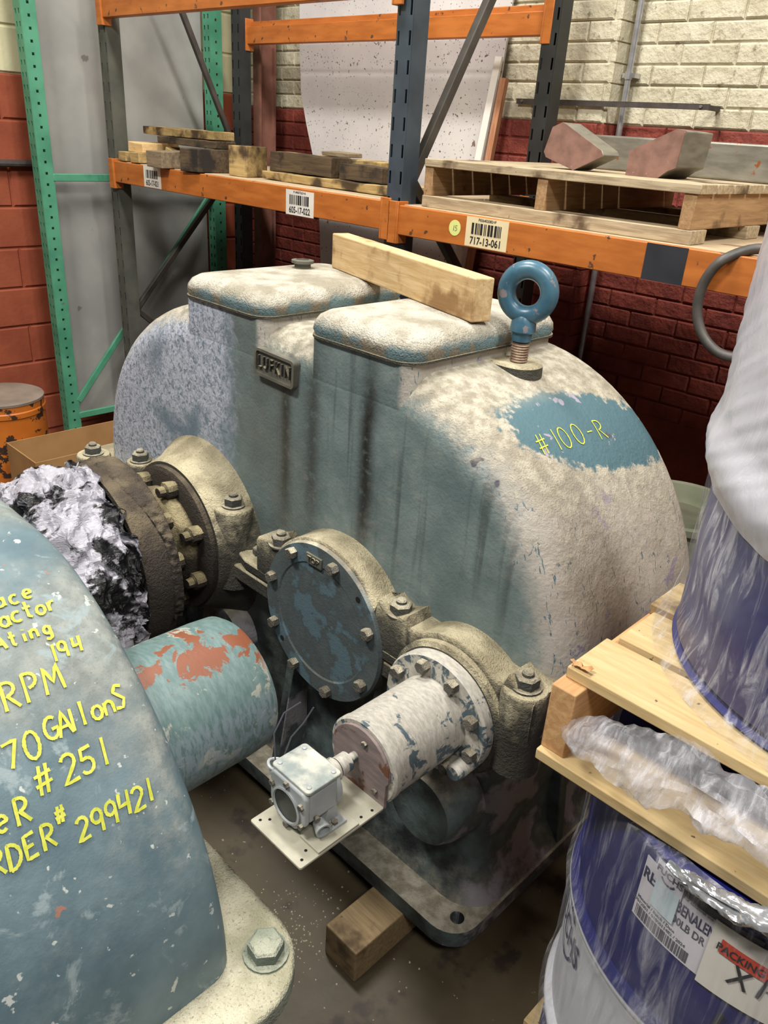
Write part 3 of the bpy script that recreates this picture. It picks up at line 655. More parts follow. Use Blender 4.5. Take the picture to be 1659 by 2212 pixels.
# ------------------------------------------------------------------ pallet and steel offcuts on the right shelf
def pallet(label, x0, x1, y0, y1, z0, wd, ws, tops, bots, strs, th=.02, sh=.089, bt=.02, loose=None):
    t = thing('pallet', label, 'pallet', ((x0+x1)/2, (y0+y1)/2, z0), 'wooden pallets')
    for i, (a, b) in enumerate(bots): part('bottom_board', MB().box((x0, a, z0), (x1, b, z0+bt)), wd, t, .002)
    for a, b in strs: part('stringer', MB().box((a, y0, z0+bt), (b, y1, z0+bt+sh)), ws, t, .002)
    for i, (a, b) in enumerate(tops):
        part('deck_board', MB().box((x0+(loose[i] if loose else 0), a, z0+bt+sh), (x1, b, z0+bt+sh+th)), wd, t, .002)
    return t
z0 = 1.5275
sp = pallet('weathered pallet on the right shelf carrying rusty steel offcuts', -1.91, -.955, 2.12, 2.94, z0, M['oldwood'], M['oldwood_y'],
    [(2.115+.104*k, 2.115+.104*k+.094) for k in range(8)], [(2.115, 2.205), (2.48, 2.57), (2.855, 2.945)], [(-1.91, -1.874), (-1.46, -1.424), (-1.0, -.964)], .024, .088, .036)
DT = z0+.036+.088+.024+.0005
def steel(label, poly, y0, y1, base):
    t = thing('steel_offcut', label, 'steel block', base, 'rusty steel offcuts')
    part('cut_face', MB().pxz(poly, y0, y0+.004), M['steel'], t); part('body', MB().pxz(poly, y0+.004, y1), M['steel_side'], t, .004)
    return t
steel('rusty steel offcut tipped on its corner against the black post', [(-1.44, DT), (-1.345, DT+.045), (-1.355, DT+.06), (-1.5, DT+.13), (-1.535, DT+.115), (-1.555, DT+.045), (-1.545, DT+.03)], 2.27, 2.37, (-1.45, 2.32, DT))
steel('rusty wedge-shaped steel offcut with a stepped foot', [(-1.262, DT), (-1.16, DT), (-1.135, DT+.02), (-1.112, DT+.03), (-1.105, DT+.124), (-1.13, DT+.127), (-1.262, DT+.065)], 2.27, 2.45, (-1.2, 2.32, DT))
steel('long grey steel bar lying across the pallet behind the offcuts', [(-1.72, DT), (-1.62, DT), (-1.6, DT+.05), (-1.66, DT+.12), (-1.72, DT+.12)], 2.60, 2.72, (-1.66, 2.65, DT)) if False else None
lb = thing('steel_bar', 'long grey steel section lying at the back of the shelf pallet', 'steel bar', (-1.2, 2.7, DT), 'rusty steel offcuts')
part('web', MB().box((-1.6, 2.60, DT), (-.72, 2.74, DT+.105)), M['steel_side'], lb, .006); part('end_face', MB().box((-1.603, 2.605, DT+.004), (-1.5995, 2.735, DT+.1)), M['steel'], lb)
# leaning things behind the rack
def lean_sheet():
    prof = [(-3.80, 3.0), (-3.735, 2.25), (-3.725, 2.1), (-3.70, 1.9), (-3.645, 1.75), (-3.58, 1.6), (-3.53, 1.45), (-3.49, 1.2), (-3.42, .6), (-3.38, .005), (-2.48, .005), (-2.415, 1.2), (-2.37, 2.1), (-2.34, 3.0)]
    m = MB(); n = len(prof)
    f0 = lambda a, b: (a, 3.108 - (3.0-b)*.035, b); f1 = lambda a, b: (a, 3.118-(3.0-b)*.035, b)
    return m.prism(prof, f0, f1)
solo('speckled_sheet', lean_sheet(), M['sheet'], 'large white speckled sheet leaning upright behind the rack', 'sheet', (-2.9, 3.0, 0), smooth=0)
solo('trim_strip', bar((-2.47, 2.94, .75), (-2.385, 3.06, 2.06), .035, .012, (1, 0, 0)), M['strip'], 'shiny white trim strip leaning at the edge of the speckled sheet', 'strip', (-2.47, 2.94, .75))
solo('wood_lath', bar((-2.435, 2.985, .62), (-2.345, 3.06, 1.98), .03, .025, (1, 0, 0)), M['redwood'], 'pinkish wooden lath leaning beside the white trim strip', 'lath', (-2.435, 2.985, .62))
# ------------------------------------------------------------------ main gear reducer
PZ = .72                       # parting line
YF, YR = 1.10, 1.67          # front and rear face of the upper case
AX = (-1.71, -1.14, -.755)     # shaft axes
gr = thing('gear_reducer', 'large dusty blue-grey cast gear reducer with eye bolt and raised nameplate', 'gear reducer', (-1.5, 1.45, .1))
def upper_profile(off):
    out = []
    for i in range(25):        # left end, oval
        t = radians(180-90*i/24); e = 2/2.25
        out.append((-1.605+(.694-off)*-abs(cos(t))**e, PZ+(.612-off)*abs(sin(t))**e))
    for i in range(1, 7): out.append((-1.605+.529*i/7, PZ+.612-off))
    for i in range(25):
        t = radians(90-90*i/24); out.append((-1.076+(.545-off)*cos(t), PZ+(.612-off)*sin(t)))
    return out
def shell(prof, yf, yr, r, z_bot, steps=7):
    m = MB(); rings = []
    def ring(off, y):
        p = prof(off); rings.append(m.vs([(a, y, b) for a, b in p]))
        return len(p)
    for i in range(steps+1):
        t = radians(90*i/steps); n = ring(r*(1-sin(t)), yf+r*(1-cos(t)))
    for i in range(steps+1):
        t = radians(90-90*i/steps); ring(r*(1-sin(t)), yr-r*(1-cos(t)))
    for a, b in zip(rings, rings[1:]):
        for i in range(n-1): m.f.append([a+i, a+i+1, b+i+1, b+i])
    # caps are triangulated fans from a centre row at the parting line
    for k, (rg, y) in enumerate(((rings[0], yf), (rings[-1], yr))):
        m.f.append([rg+i for i in range(n)])
    k0 = [rg for rg in rings] + [rg+n-1 for rg in reversed(rings)]; m.f.append(k0)
    return m
uh = shell(upper_profile, YF, YR, .09, PZ)
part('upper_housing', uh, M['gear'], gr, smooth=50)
# pads that carry the two inspection covers, flush with the front
def pad(x0, x1, y0, y1, z0, z1, r=.035):
    m = MB(); rings = []
    p = rrect(x0, y0, x1, y1, r, 6); n = len(p); cx, cy = (x0+x1)/2, (y0+y1)/2
    for off, z, yy in ((-.004, z0, .03), (-.002, 1.236, .004), (0, 1.262, .0003), (0, z1, .0003)):
        rings.append(m.vs([(cx+(a-cx)*(1-off/(x1-x0)*2), max(cy+(b-cy)*(1-off/(y1-y0)*2), YF+yy), z) for a, b in p]))
    for a, b in zip(rings, rings[1:]):
        for i in range(n): j = (i+1) % n; m.f.append([a+i, a+j, b+j, b+i])
    m.f.append([rings[-1]+i for i in range(n)]); m.f.append([rings[0]+i for i in reversed(range(n))]); return m
CV = ((-1.78, -1.449, 1.097, 1.572), (-1.295, -.989, 1.097, 1.605))
for (x0, x1, y0, y1) in CV:
    part('cover_pad', pad(x0+.006, x1-.006, YF-.004, y1-.006, 1.20, 1.347), M['gear'], gr, smooth=40)
    m = MB(); rings = []; p = rrect(x0, y0, x1, y1, .05, 7); n = len(p); cx, cy = (x0+x1)/2, (y0+y1)/2
    for off, z in ((.0, 1.350), (-.004, 1.362), (-.002, 1.376), (.006, 1.390), (.02, 1.3995), (.038, 1.4035), (.06, 1.4045)):
        rings.append(m.vs([(cx+(a-cx)*(1-off/(x1-x0)*2), cy+(b-cy)*(1-off/(y1-y0)*2), z) for a, b in p]))
    for a, b in zip(rings, rings[1:]):
        for i in range(n): j = (i+1) % n; m.f.append([a+i, a+j, b+j, b+i])
    m.f.append([rings[-1]+i for i in range(n)]); m.f.append([rings[0]+i for i in reversed(range(n))])
    cv = part('inspection_cover', m, M['cover'], gr, smooth=50)
    p2 = rrect(x0-.004, y0-.004, x1+.004, y1+.004, .05, 7)
    gk = part('gasket', MB().pxy(p2, 1.346, 1.351), M['flange'], cv, smooth=30)
part('vent_cap', MB().lathe([(.022, 0), (.022, .012), (.03, .013), (.03, .02), (.018, .022), (.018, .016), (.012, .016)], (-1.69, 1.416, 1.4045), (0, 0, 1), 24), M['cap'], gr)
# nameplate
npc = (-1.391, 1.2516); a0 = radians(-2)
def npm(u, v, d): return (npc[0]+u*cos(a0)-v*sin(a0), YF-d, npc[1]+u*sin(a0)+v*cos(a0))
pl = rrect(-.072, -.032, .072, .032, .011, 4); pi_ = rrect(-.065, -.0255, .065, .0255, .0075, 4)
m = MB().prism(pl, lambda a, b: npm(a, b, -.004), lambda a, b: npm(a, b, .010)); nameplate = part('nameplate', m, M['cap'], gr, .002, label='raised cast nameplate reading LUFKIN')
m = MB(); k = m.vs([npm(a, b, .010) for a, b in pl]+[npm(a, b, .016) for a, b in pl]+[npm(a, b, .016) for a, b in pi_]+[npm(a, b, .010) for a, b in pi_]); n = len(pl)
for q in range(3):
    for i in range(n): j = (i+1) % n; m.f.append([k+q*n+i, k+q*n+j, k+q*n+n+j, k+q*n+n+i])
part('rim', m, M['cap'], nameplate)
m = MB(); mesh_add(m, text_mesh('LUFKIN', .042, .003, -.0004, .64, 1.42), lambda v: npm(v.x, v.y, .013+v.z)); part('lettering', m, M['flange'], nameplate, smooth=0)
# lifting boss and eye bolt
eb = Vector((-.946, 1.393, 1.325))
m = MB(); rings = []
for off, z in ((.03, 1.17), (.012, 1.24), (.002, 1.27), (0, 1.321), (-.004, 1.325)):
    p = rrect(-1.03-off, 1.345-off, -.894+off, 1.442+off, .046+off, 7); rings.append(m.vs([(a, b, z) for a, b in p])); n = len(p)
for a, b in zip(rings, rings[1:]):
    for i in range(n): j = (i+1) % n; m.f.append([a+i, a+j, b+j, b+i])
m.f.append([rings[-1]+i for i in range(n)]); m.f.append([rings[0]+i for i in reversed(range(n))])
part('lifting_boss', m, M['flange'], gr, smooth=40)
eye = part('eye_bolt', MB().lathe([(.020, .045), (.021, .062), (.027, .066), (.026, .085), (.019, .098)], eb, (0, 0, 1), 24), M['eye'], gr, label='glossy blue lifting eye bolt with bare rusty thread')
rc = eb+Vector((0, 0, .144)); ax, u_, w_ = basis((sin(radians(18)), -cos(radians(18)), 0))
part('ring', MB().tube([rc+(u_*cos(2*pi*i/40)+w_*sin(2*pi*i/40))*.0455 for i in range(40)], .0192, 16, True), M['eye'], eye, smooth=60)
m = MB(); prof = []
for i in range(8): prof += [(.017, .001+i*.0055), (.0195, .0035+i*.0055)]
part('thread', m.lathe(prof, eb, (0, 0, 1), 20), M['rust'], eye, smooth=20)
# parting flange, bearing bosses
fl_up = MB()
fl_up.pxy([(-1.44, 1.032), (-.66, 1.03), (-.575, 1.038), (-.556, 1.06), (-.556, 1.11), (-.515, 1.20), (-.515, 1.70), (-.56, 1.75), (-2.28, 1.75), (-2.36, 1.68), (-2.36, 1.08), (-2.28, 1.03), (-1.50, 1.05)], PZ+.002, PZ+.032)
part('upper_flange', fl_up, M['flange'], gr, .006)
part('lower_flange', MB().pxy([(-2.28, 1.03), (-.68, 1.035), (-.58, 1.045), (-.562, 1.07), (-.53, 1.22), (-.53, 1.69), (-.57, 1.74), (-2.3, 1.74), (-2.35, 1.67), (-2.35, 1.08)], PZ-.045, PZ-.001), M['flange'], gr, .006)
def ledge_z(x, front):
    z = .84
    for cx, r in ((AX[1], .203 if front else .205), (AX[2], .152 if front else .150)):
        d = abs(x-cx)
        if d < r: z = max(z, PZ+sqrt(r*r-d*d))
        # concave run-out from the boss to the ledge
        k = (d-(r-.03))/.07
        if 0 <= k <= 1: z = max(z, .84+.028*(1-k)**2)
    return z
def wave():
    m = MB(); xs = [-1.385+.82*i/90 for i in range(91)]; rows = []
    for y, fr_ in ((1.034, True), (1.028, True), (1.036, True), (1.10, False), (1.14, False)):
        rows.append((y, fr_))
    ids = []
    for k, (y, fr_) in enumerate(((1.030, True), (1.036, True), (1.07, True), (1.13, False))):
        ids.append(m.vs([(x-(.012 if k == 0 and i in (0, 90) else 0)*0, y, ledge_z(x, fr_)-(.008 if k == 0 else 0)) for i, x in enumerate(xs)]))
    lo = m.vs([(x, 1.030, PZ+.03) for x in xs]); lb2 = m.vs([(x, 1.13, PZ+.03) for x in xs])
    chain = [lo]+ids+[lb2]
    for a, b in zip(chain, chain[1:]):
        for i in range(90): m.f.append([a+i, a+i+1, b+i+1, b+i])
    m.f.append([c+0 for c in chain]); m.f.append([c+90 for c in reversed(chain)])
    for i in range(90): m.f.append([lb2+i, lb2+i+1, lo+i+1, lo+i])
    return m
part('bearing_ledge', wave(), M['flange'], gr, smooth=45)
part('bearing_boss', MB().lathe([(.208, 1.0), (.214, 1.01), (.226, 1.05), (.258, 1.10), (.27, 1.12)], (AX[0], 0, PZ), (0, 1, 0), 72), M['flange'], gr, smooth=40)
part('bearing_boss', MB().lathe([(.198, 1.032), (.200, 1.12)], (AX[1], 0, PZ), (0, 1, 0), 64), M['flange'], gr, smooth=40)
part('bearing_boss', MB().lathe([(.150, 1.034), (.152, 1.12)], (AX[2], 0, PZ), (0, 1, 0), 64), M['flange'], gr, smooth=40)
def pillar(x, y, r, zb, zt): return part('bolt_pillar', MB().lathe([(r*1.08, zb), (r*1.02, zb+.06), (r, zt-.006), (r*.92, zt)], (x, y, 0), (0, 0, 1), 28), M['flange'], gr)
pillar(-1.53, 1.065, .053, .64, .86); pillar(-.603, 1.058, .045, .66, .842); pillar(-2.16, 1.0, .05, .68, .815); pillar(-1.985, 1.06, .042, .70, .835)
for p in ((-1.53, 1.065, .86), (-1.318, 1.052, .84), (-.925, 1.058, .84), (-.603, 1.058, .842), (-2.16, 1.0, .815), (-1.985, 1.06, .835)): bolt(BOLT_L, p, (0, 0, 1), gr)
bolt(BOLT_M, (-1.44, 1.075, PZ+.032), (0, 0, 1), gr, .3); bolt(BOLT_L, (-.62, 1.07, PZ-.05), (0, 0, -1), gr)
# middle bearing end cover
disc = part('end_cover', MB().lathe([(.196, 1.034), (.198, 1.03), (.194, 1.022), (.15, 1.021), (.146, 1.024), (.02, 1.024)], (AX[1], 0, PZ), (0, 1, 0), 72), M['end_disc'], gr, smooth=30)
for a in (122, 163, 74, -155, 20, -117, -29, -77): 
    bolt(BOLT_M, (AX[1]+.174*cos(radians(a)), 1.023, PZ+.174*sin(radians(a))), (0, -1, 0), disc)
for a in (45, -140): part('bolt_hole', MB().lathe([(.007, 1.0205), (.007, 1.0225)], (AX[1]+.174*cos(radians(a)), 0, PZ+.174*sin(radians(a))), (0, 1, 0), 14), M['darkhole'], disc)
tp = (AX[1]+.158*cos(radians(97)), PZ+.158*sin(radians(97)))
tg = part('cast_tag', MB().box((tp[0]-.026, 1.0165, tp[1]-.013), (tp[0]+.026, 1.0225, tp[1]+.013)), M['cap'], disc, .001)
m = MB(); mesh_add(m, text_mesh('TOP', .02, .0012, .0003), lambda v: (tp[0]+v.x, 1.0155-v.z, tp[1]+v.y)); part('lettering', m, M['flange'], tg, smooth=0)
# input bearing: flange, worn white guard tube and sensor bracket
part('input_ring', MB().lathe([(.150, 1.05), (.150, 1.035), (.142, 1.03), (.142, 1.018), (.132, 1.012)], (AX[2], 0, PZ), (0, 1, 0), 64), M['flange'], gr, smooth=30)
inf = part('input_flange', MB().lathe([(.128, 1.02), (.130, .99), (.126, .984), (.084, .982)], (AX[2], 0, PZ), (0, 1, 0), 64), M['guard'], gr, smooth=30)
for a in (150, 106, 66, 26, -14, -60, -130, -170): bolt(BOLT_M, (AX[2]+.108*cos(radians(a)), .985, PZ+.108*sin(radians(a))), (0, -1, 0), inf)
part('drain_plug', MB().lathe([(.018, 0), (.018, .04), (.014, .046)], (AX[2]+.112*cos(radians(-30)), .985, PZ+.112*sin(radians(-30))), (0, -1, 0), 20), M['guard'], inf)
gt = part('guard_tube', MB().lathe([(.084, .985), (.084, .812), (.086, .808), (.086, .796), (.082, .792), (.02, .792)], (AX[2], 0, PZ), (0, 1, 0), 56), M['guard'], gr, smooth=30)
PX0, PX1, PZT = AX[2]-.068, AX[2]+.068, .662
ep = [(PX0, PZT-.004), (PX1, PZT-.004), (PX1, PZT+.05)]+[(AX[2]+.074*cos(radians(t)), PZ+.002+.074*sin(radians(t))) for t in range(0, 181, 12)]+[(PX0, PZT+.05)]
bk = part('end_plate', MB().pxz(ep, .785, .7915), M['end_plate'], gt, .001)
for dx, dz in ((.012, .052), (.044, -.035)): bolt(BOLT_S, (AX[2]+dx, .785, PZ+dz), (0, -1, 0), gt)
brk = part('bracket_plate', MB().pxy(rrect(PX0, .592, PX1, .786, .004, 3), PZT-.005, PZT), M['plate'], gr, .0008, label='cream painted bracket plate with rust spots')
for q in ((PX0+.012, .605), (PX0+.022, .618), (PX1-.012, .605), (PX1-.022, .622), (PX1-.012, .74), (PX1-.01, .765)):
    part('screw_hole', MB().lathe([(.0028, -.0006), (.0028, .0004)], (q[0], q[1], PZT), (0, 0, 1), 10), M['darkhole'], brk)
part('riser_bar', MB().box((PX1-.05, .632, PZT), (PX1-.001, .725, PZT+.005)), M['plate'], brk, .0008)
# speed sensor on the bracket
sn = part('speed_sensor', MB(), None, gr) if False else None
SX, SZ = AX[2]-.012, PZ+.0
def octo(rx, rz, ch): return [(SX-rx+ch, SZ-rz), (SX+rx-ch, SZ-rz), (SX+rx, SZ-rz+ch), (SX+rx, SZ+rz-ch*.3), (SX+rx-ch*.3, SZ+rz), (SX-rx+ch*.3, SZ+rz), (SX-rx, SZ+rz-ch*.3), (SX-rx, SZ-rz+ch)]
sb = part('sensor_body', MB().pxz(octo(.046, .048, .03), .640, .700).lathe([(.047, .70), (.047, .712), (.044, .716)], (SX, 0, SZ), (0, 1, 0), 36), M['sensor'], gr, .003, label='grey enamelled speed sensor on a bracket')
part('front_rim', MB().pxz(octo(.047, .047, .027), .628, .640), M['sensor'], sb, .005, 3)
part('face_ring', MB().lathe([(.034, .629), (.036, .624), (.032, .623), (.031, .6265)], (SX, 0, SZ-.004), (0, 1, 0), 40, False), M['sensor'], sb)
part('face_plate', MB().lathe([(.0325, .630), (.0325, .6265)], (SX, 0, SZ-.004), (0, 1, 0), 40), M['sensor_dark'], sb)
for a in (30, 90, 150, 210, 270, 330): bolt(BOLT_S, (SX+.044*cos(radians(a)), .629, SZ-.002+.044*sin(radians(a))), (0, -1, 0), sb)
ld = part('junction_lid', MB().pxy(rrect(SX-.049, .632, SX+.049, .708, .008, 4), SZ+.046, SZ+.053), M['sensor_lid'], sb, .0015)
for dx in (-.038, .038):
    for y in (.643, .697): part('screw', MB().lathe([(.0045, 0), (.0045, .0015), (.003, .0022)], (SX+dx, y, SZ+.053), (0, 0, 1), 12), M['sensor'], ld)
part('foot', MB().box((SX-.055, .668, PZT+.0002), (SX+.062, .712, PZT+.010)).pyz([(.675, PZT+.009), (.706, PZT+.009), (.70, SZ-.01), (.685, SZ-.01)], SX-.04, SX+.045), M['sensor'], sb, .001)
bolt(BOLT_S, (SX+.053, .69, PZT+.010), (0, 0, 1), sb); bolt(BOLT_S, (SX+.053, .677, PZT+.010), (0, 0, 1), sb)
part('conduit_port', MB().lathe([(.010, .0), (.014, .018), (.0145, .022), (.011, .022), (.010, .012)], (SX+.042, .662, SZ-.033), (1, -.25, -.1), 24), M['sensor'], sb)
part('grease_nipple', MB().lathe([(.003, 0), (.005, .003), (.005, .010), (.0035, .012)], (SX+.046, .652, SZ-.012), (1, -.3, .3), 12), M['boltlight'], sb)
cg = part('cable_ring', MB().tube([Vector((SX-.056, .648, SZ+.036))+Vector((cos(2*pi*i/18)*.013, sin(2*pi*i/18)*.013, sin(4*pi*i/18)*.002)) for i in range(18)], .003, 8, True).lathe([(.012, -.016), (.012, .0)], (SX-.056, .648, SZ+.034), (0, 0, 1), 18, False), M['sensor'], sb)
for k, q in enumerate(([(0, 0, -.01), (-.018, .01, .05), (-.016, .03, .085), (.004, .05, .11)], [(.003, .006, -.01), (.004, .03, .045), (.016, .048, .075), (.024, .062, .105)])):
    pts = [Vector((SX-.056, .648, SZ+.034))+Vector(c) for c in q]
    fine = [pts[0].lerp(pts[1], t/4) for t in range(4)]+[pts[1].lerp(pts[2], t/4) for t in range(4)]+[pts[2].lerp(pts[3], t/4) for t in range(5)]
    part('cable_lead', MB().tube(fine, .0014, 6), M['inkgrey'], sb)
shf = part('drive_shaft', MB().lathe([(.022, .712), (.022, .735), (.0185, .736), (.0185, .765), (.009, .766), (.009, .792)], (SX, 0, SZ+.008), (0, 1, 0), 24), M['guard'], sb, smooth=30)
part('marking', MB().lathe([(.0188, .738), (.0188, .7395)], (SX, 0, SZ+.008), (0, 1, 0), 24, False), M['ink'], shf)
# left, low-speed shaft: end cap, greasy studs, brake drum
cap = part('end_cap', MB().lathe([(.20, 1.0), (.20, .985), (.186, .978), (.12, .976), (.118, .96), (.06, .958)], (AX[0], 0, PZ), (0, 1, 0), 64), M['grease'], gr, smooth=30)
for a in (121, 73, 27, -19, -65, -110, 160, -155):
    bolt(hexbolt_d, (AX[0]+.168*cos(radians(a)), .978, PZ+.168*sin(radians(a))), (0, -1, 0), cap, name='stud') if False else None
STUD = MB().lathe([(.021, 0), (.023, .01), (.023, .03), (.015, .034), (.013, .05)], (0, 0, 0), (0, 0, 1), 10).mesh('stud', smooth=30); STUD.materials.append(M['ring_dirt']); disp(STUD, .004, 60)
for a in (121, 75, 27, -19, -65, -110, 160, -155): bolt(STUD, (AX[0]+.168*cos(radians(a)), .980, PZ+.168*sin(radians(a))), (0, -1, 0), cap, name='stud')
m = MB().lathe([(.148, .98), (.15, .955), (.138, .94), (.11, .93), (.10, .90), (.10, .83)], (AX[0], 0, PZ), (0, 1, 0), 72); hub = part('caked_hub', m, M['ring_dirt'], gr, smooth=60); disp(hub.data, .012, 28)
for a in (98, 50, 2, -45, 145): bolt(STUD, (AX[0]+.128*cos(radians(a)), .935, PZ+.128*sin(radians(a))), (0, -1, 0), hub, name='nut')
m = MB(); prof = [(.06, .86), (.235, .862), (.249, .856), (.25, .84), (.252, .825), (.25, .81), (.25, .785), (.247, .775), (.236, .772), (.232, .78), (.225, .82), (.06, .825)]
drm = part('brake_drum', m.lathe(prof, (AX[0], 0, PZ), (0, 1, 0), 160), M['grease'], gr, smooth=40)
m = MB()
def clump(i, j):
    a = radians(-20+150*i/150); y = .868-(.03+.04*max(0, min(1, (math.degrees(a)-30)/40)))*j/9; n_ = mnoise.noise(Vector((a*16, y*60, 3)))+.6*mnoise.noise(Vector((a*40, y*120, 9)))
    ed = min(j, 9-j, i*.2, (150-i)*.2); r = .249+(.005+.006*n_)*(1 if ed > 0 else 0); r = max(r, .2485) if ed > 0 else .247
    return (AX[0]+r*cos(a), y, PZ+r*sin(a))
part('caked_grease', m.grid(clump, 151, 10), M['grease'], drm, smooth=60, label='crust of dried grease on the drum rim')
part('shaft_stub', MB().lathe([(.075, .84), (.075, .60), (.07, .595)], (AX[0], 0, PZ), (0, 1, 0), 40), M['grease'], gr)
# lower case and base
m = MB(); rings = []
for off, z in ((.0, .148), (-.035, .20), (-.05, .28), (-.045, .5), (-.02, .66), (-.01, .70)):
    p = rrect(-2.33-off, 1.07-off, -.635+off, 1.70+off, .10, 7); rings.append(m.vs([(a, b, z) for a, b in p])); n = len(p)
for a, b in zip(rings, rings[1:]):
    for i in range(n): j = (i+1) % n; m.f.append([a+i, a+j, b+j, b+i])
m.f.append([rings[-1]+i for i in range(n)]); m.f.append([rings[0]+i for i in reversed(range(n))])
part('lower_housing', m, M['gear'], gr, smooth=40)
bp = rrect(-2.43, .995, -.628, 1.80, .075, 7)
def base_plate():
    m = MB(); hole = [(-.672+.016*cos(2*pi*i/20), 1.052+.016*sin(2*pi*i/20)) for i in range(20)]
    bm = bmesh.new()
    for z in (.1, .148):
        o = [bm.verts.new((a, b, z)) for a, b in bp]; h = [bm.verts.new((a, b, z)) for a, b in hole]
        es = [bm.edges.new((o[i], o[(i+1) % len(o)])) for i in range(len(o))]+[bm.edges.new((h[i], h[(i+1) % 20])) for i in range(20)]
        bmesh.ops.triangle_fill(bm, use_beauty=True, edges=es)
        if z == .1: lo, lh = o, h
        else:
            for A, B in ((lo, o), (lh, h)):
                for i in range(len(A)): j = (i+1) % len(A); bm.faces.new((A[i], A[j], B[j], B[i]))
    for v in bm.verts: v.co -= wl(gr)
    bmesh.ops.recalc_face_normals(bm, faces=bm.faces); me = bpy.data.meshes.new('base_flange'); bm.to_mesh(me); bm.free(); return me
ob('base_flange', base_plate(), M['gear'], gr, None, None, .01, 3)
for x in (-1.02, -1.30, -1.9, -2.2): part('rib', MB().pyz([(1.012, .148), (1.16, .148), (1.16, .66), (1.10, .66)], x-.014, x+.014), M['gear'], gr, .003)
part('oil_nozzle', MB().lathe([(.11, 1.13), (.10, 1.06), (.09, 1.035), (.086, 1.03), (.02, 1.03)], (-.80, 0, .40), (0, 1, 0), 40), M['gear'], gr, smooth=40)
part('oil_nozzle', MB().lathe([(.10, 1.13), (.09, 1.06), (.02, 1.06)], (-1.60, 0, .43), (0, 1, 0), 40), M['gear'], gr, smooth=40)
part('side_rib', MB().pxz([(-.70, .148), (-.635, .148), (-.66, .36), (-.70, .36)], 1.40, 1.43), M['gear'], gr, .003)
# chalked number on the wiped patch
def arc_main(u, v):
    ph = v/.585; nr = Vector((cos(ph), 0, sin(ph))); return Vector((-1.076, u, PZ))+nr*.0+Vector((.545*cos(ph), 0, .612*sin(ph)))+nr*.0012, nr
m = MB(); handwriting(m, '#100-R.', 1.232, .545, .047, lambda u, v: arc_main(u, v-(u-1.232)*.06), .003, .04, .12, .9); part('handwriting', m, M['yellow'], gr, smooth=0, label='yellow handwritten #100-R')
# ------------------------------------------------------------------ timbers
def timber(p, q, w, h, z):
    p, q = Vector(p), Vector(q); d = (q-p); L_ = d.length
    m = MB(); nx = 14
    for i in range(nx+1):
        a = i/nx*L_ - L_/2; m.vs([(a, -w/2+.002*mnoise.noise(Vector((a*8, 1, 0))), 0), (a, w/2, 0), (a, w/2, h+.0015*mnoise.noise(Vector((a*7, 2, 4)))), (a, -w/2+.002*mnoise.noise(Vector((a*8, 5, 0))), h)])
    for i in range(nx):
        for j in range(4): a = i*4; m.f.append([a+j, a+(j+1) % 4, a+4+(j+1) % 4, a+4+j])
    m.f.append([3, 2, 1, 0]); b = nx*4; m.f.append([b, b+1, b+2, b+3])
    return m, (p+q)/2, atan2(d.y, d.x)
m, c_, a_ = timber((-1.654, 1.517, 0), (-1.003, 1.32, 0), .049, .089, 0)
o = ob('timber', m.mesh('timber', smooth=0), M['beamwood'], None, (c_.x, c_.y, 1.4052), (0, 0, a_), .003); tag(o, 'pale sawn timber lying on edge across the two top covers', 'timber')
m, c_, a_ = timber((-.836, .845, 0), (-.836, 1.85, 0), .102, .0985, 0)
o = ob('timber', m.mesh('timber', smooth=0), M['block'], None, (c_.x, c_.y, .001), (0, 0, a_), .004); tag(o, 'square cribbing timber under the base of the dusty gear reducer', 'timber')
# ------------------------------------------------------------------ foreground gear reducer
R2X, R2Z, R2 = -1.25, .52, .555
g2 = thing('gear_reducer', 'teal gear reducer in the left foreground covered in yellow handwriting', 'gear reducer', (-1.25, .1, .1))
def prof2(off):
    out = []
    for i in range(25): t = radians(180-90*i/24); out.append((-2.0+(R2-off)*cos(t), R2Z+(R2+.04-off)*sin(t)))
    for i in range(1, 8): out.append((-2.0+.75*i/8, R2Z+R2+.04-off))
    for i in range(33): t = radians(90-90*i/32); out.append((R2X+(R2-off)*cos(t), R2Z+(R2+.04*(sin(t)**4)-off)*sin(t)))
    return out
part('upper_housing', shell(prof2, -.35, .475, .05, R2Z), M['gear2'], g2, smooth=50)
m = MB().pxy(rrect(-2.68, -.42, -.600, .575, .12, 8), R2Z-.03, R2Z+.012); part('flange', m, dusty('dusty_pale_flange', s(160, 166, 152), .3, .7, dz=(170, 166, 140), dl=(206, 200, 176)), g2, .006)
part('lower_housing', MB().pxy(rrect(-2.6, -.34, -.70, .46, .08, 6), .15, R2Z-.03), M['gear2'], g2, smooth=40); part('base_flange', MB().pxy(rrect(-2.66, -.40, -.64, .52, .08, 6), 0, .15), M['gear2'], g2, .008)
HB = hexbolt(.026, .036, True, False); HB.materials.append(dusty('pale_bolt', s(134, 150, 140), .4, .9, dz=(150, 158, 140), dl=(190, 190, 170)))
for p in ((-.682, .518), (-.64, .1), (-.64, -.3)): bolt(HB, (p[0], p[1], R2Z+.012), (0, 0, 1), g2, .4)
part('shaft_cover', MB().lathe([(.138, .42), (.136, .66), (.133, .70), (.124, .712), (.02, .712)], (-1.022, 0, .785), (0, 1, 0), 64), M['teal_tube'], g2, smooth=40, label='teal shaft cover tube with orange primer showing through')
def arc2(u, v):
    ph = v/R2; nr = Vector((cos(ph), 0, sin(ph))); return Vector((R2X+R2*cos(ph), u, R2Z+(R2+.04*sin(ph)**4)*sin(ph)))+nr*.0022, nr
def write2(txt, u0, ph, h, w=.0065): 
    m = MB(); handwriting(m, txt, u0, radians(ph)*R2, h, arc2, w, .06, .1); part('handwriting', m, M['yellow'], g2, smooth=0, label='yellow marker writing %s' % txt)
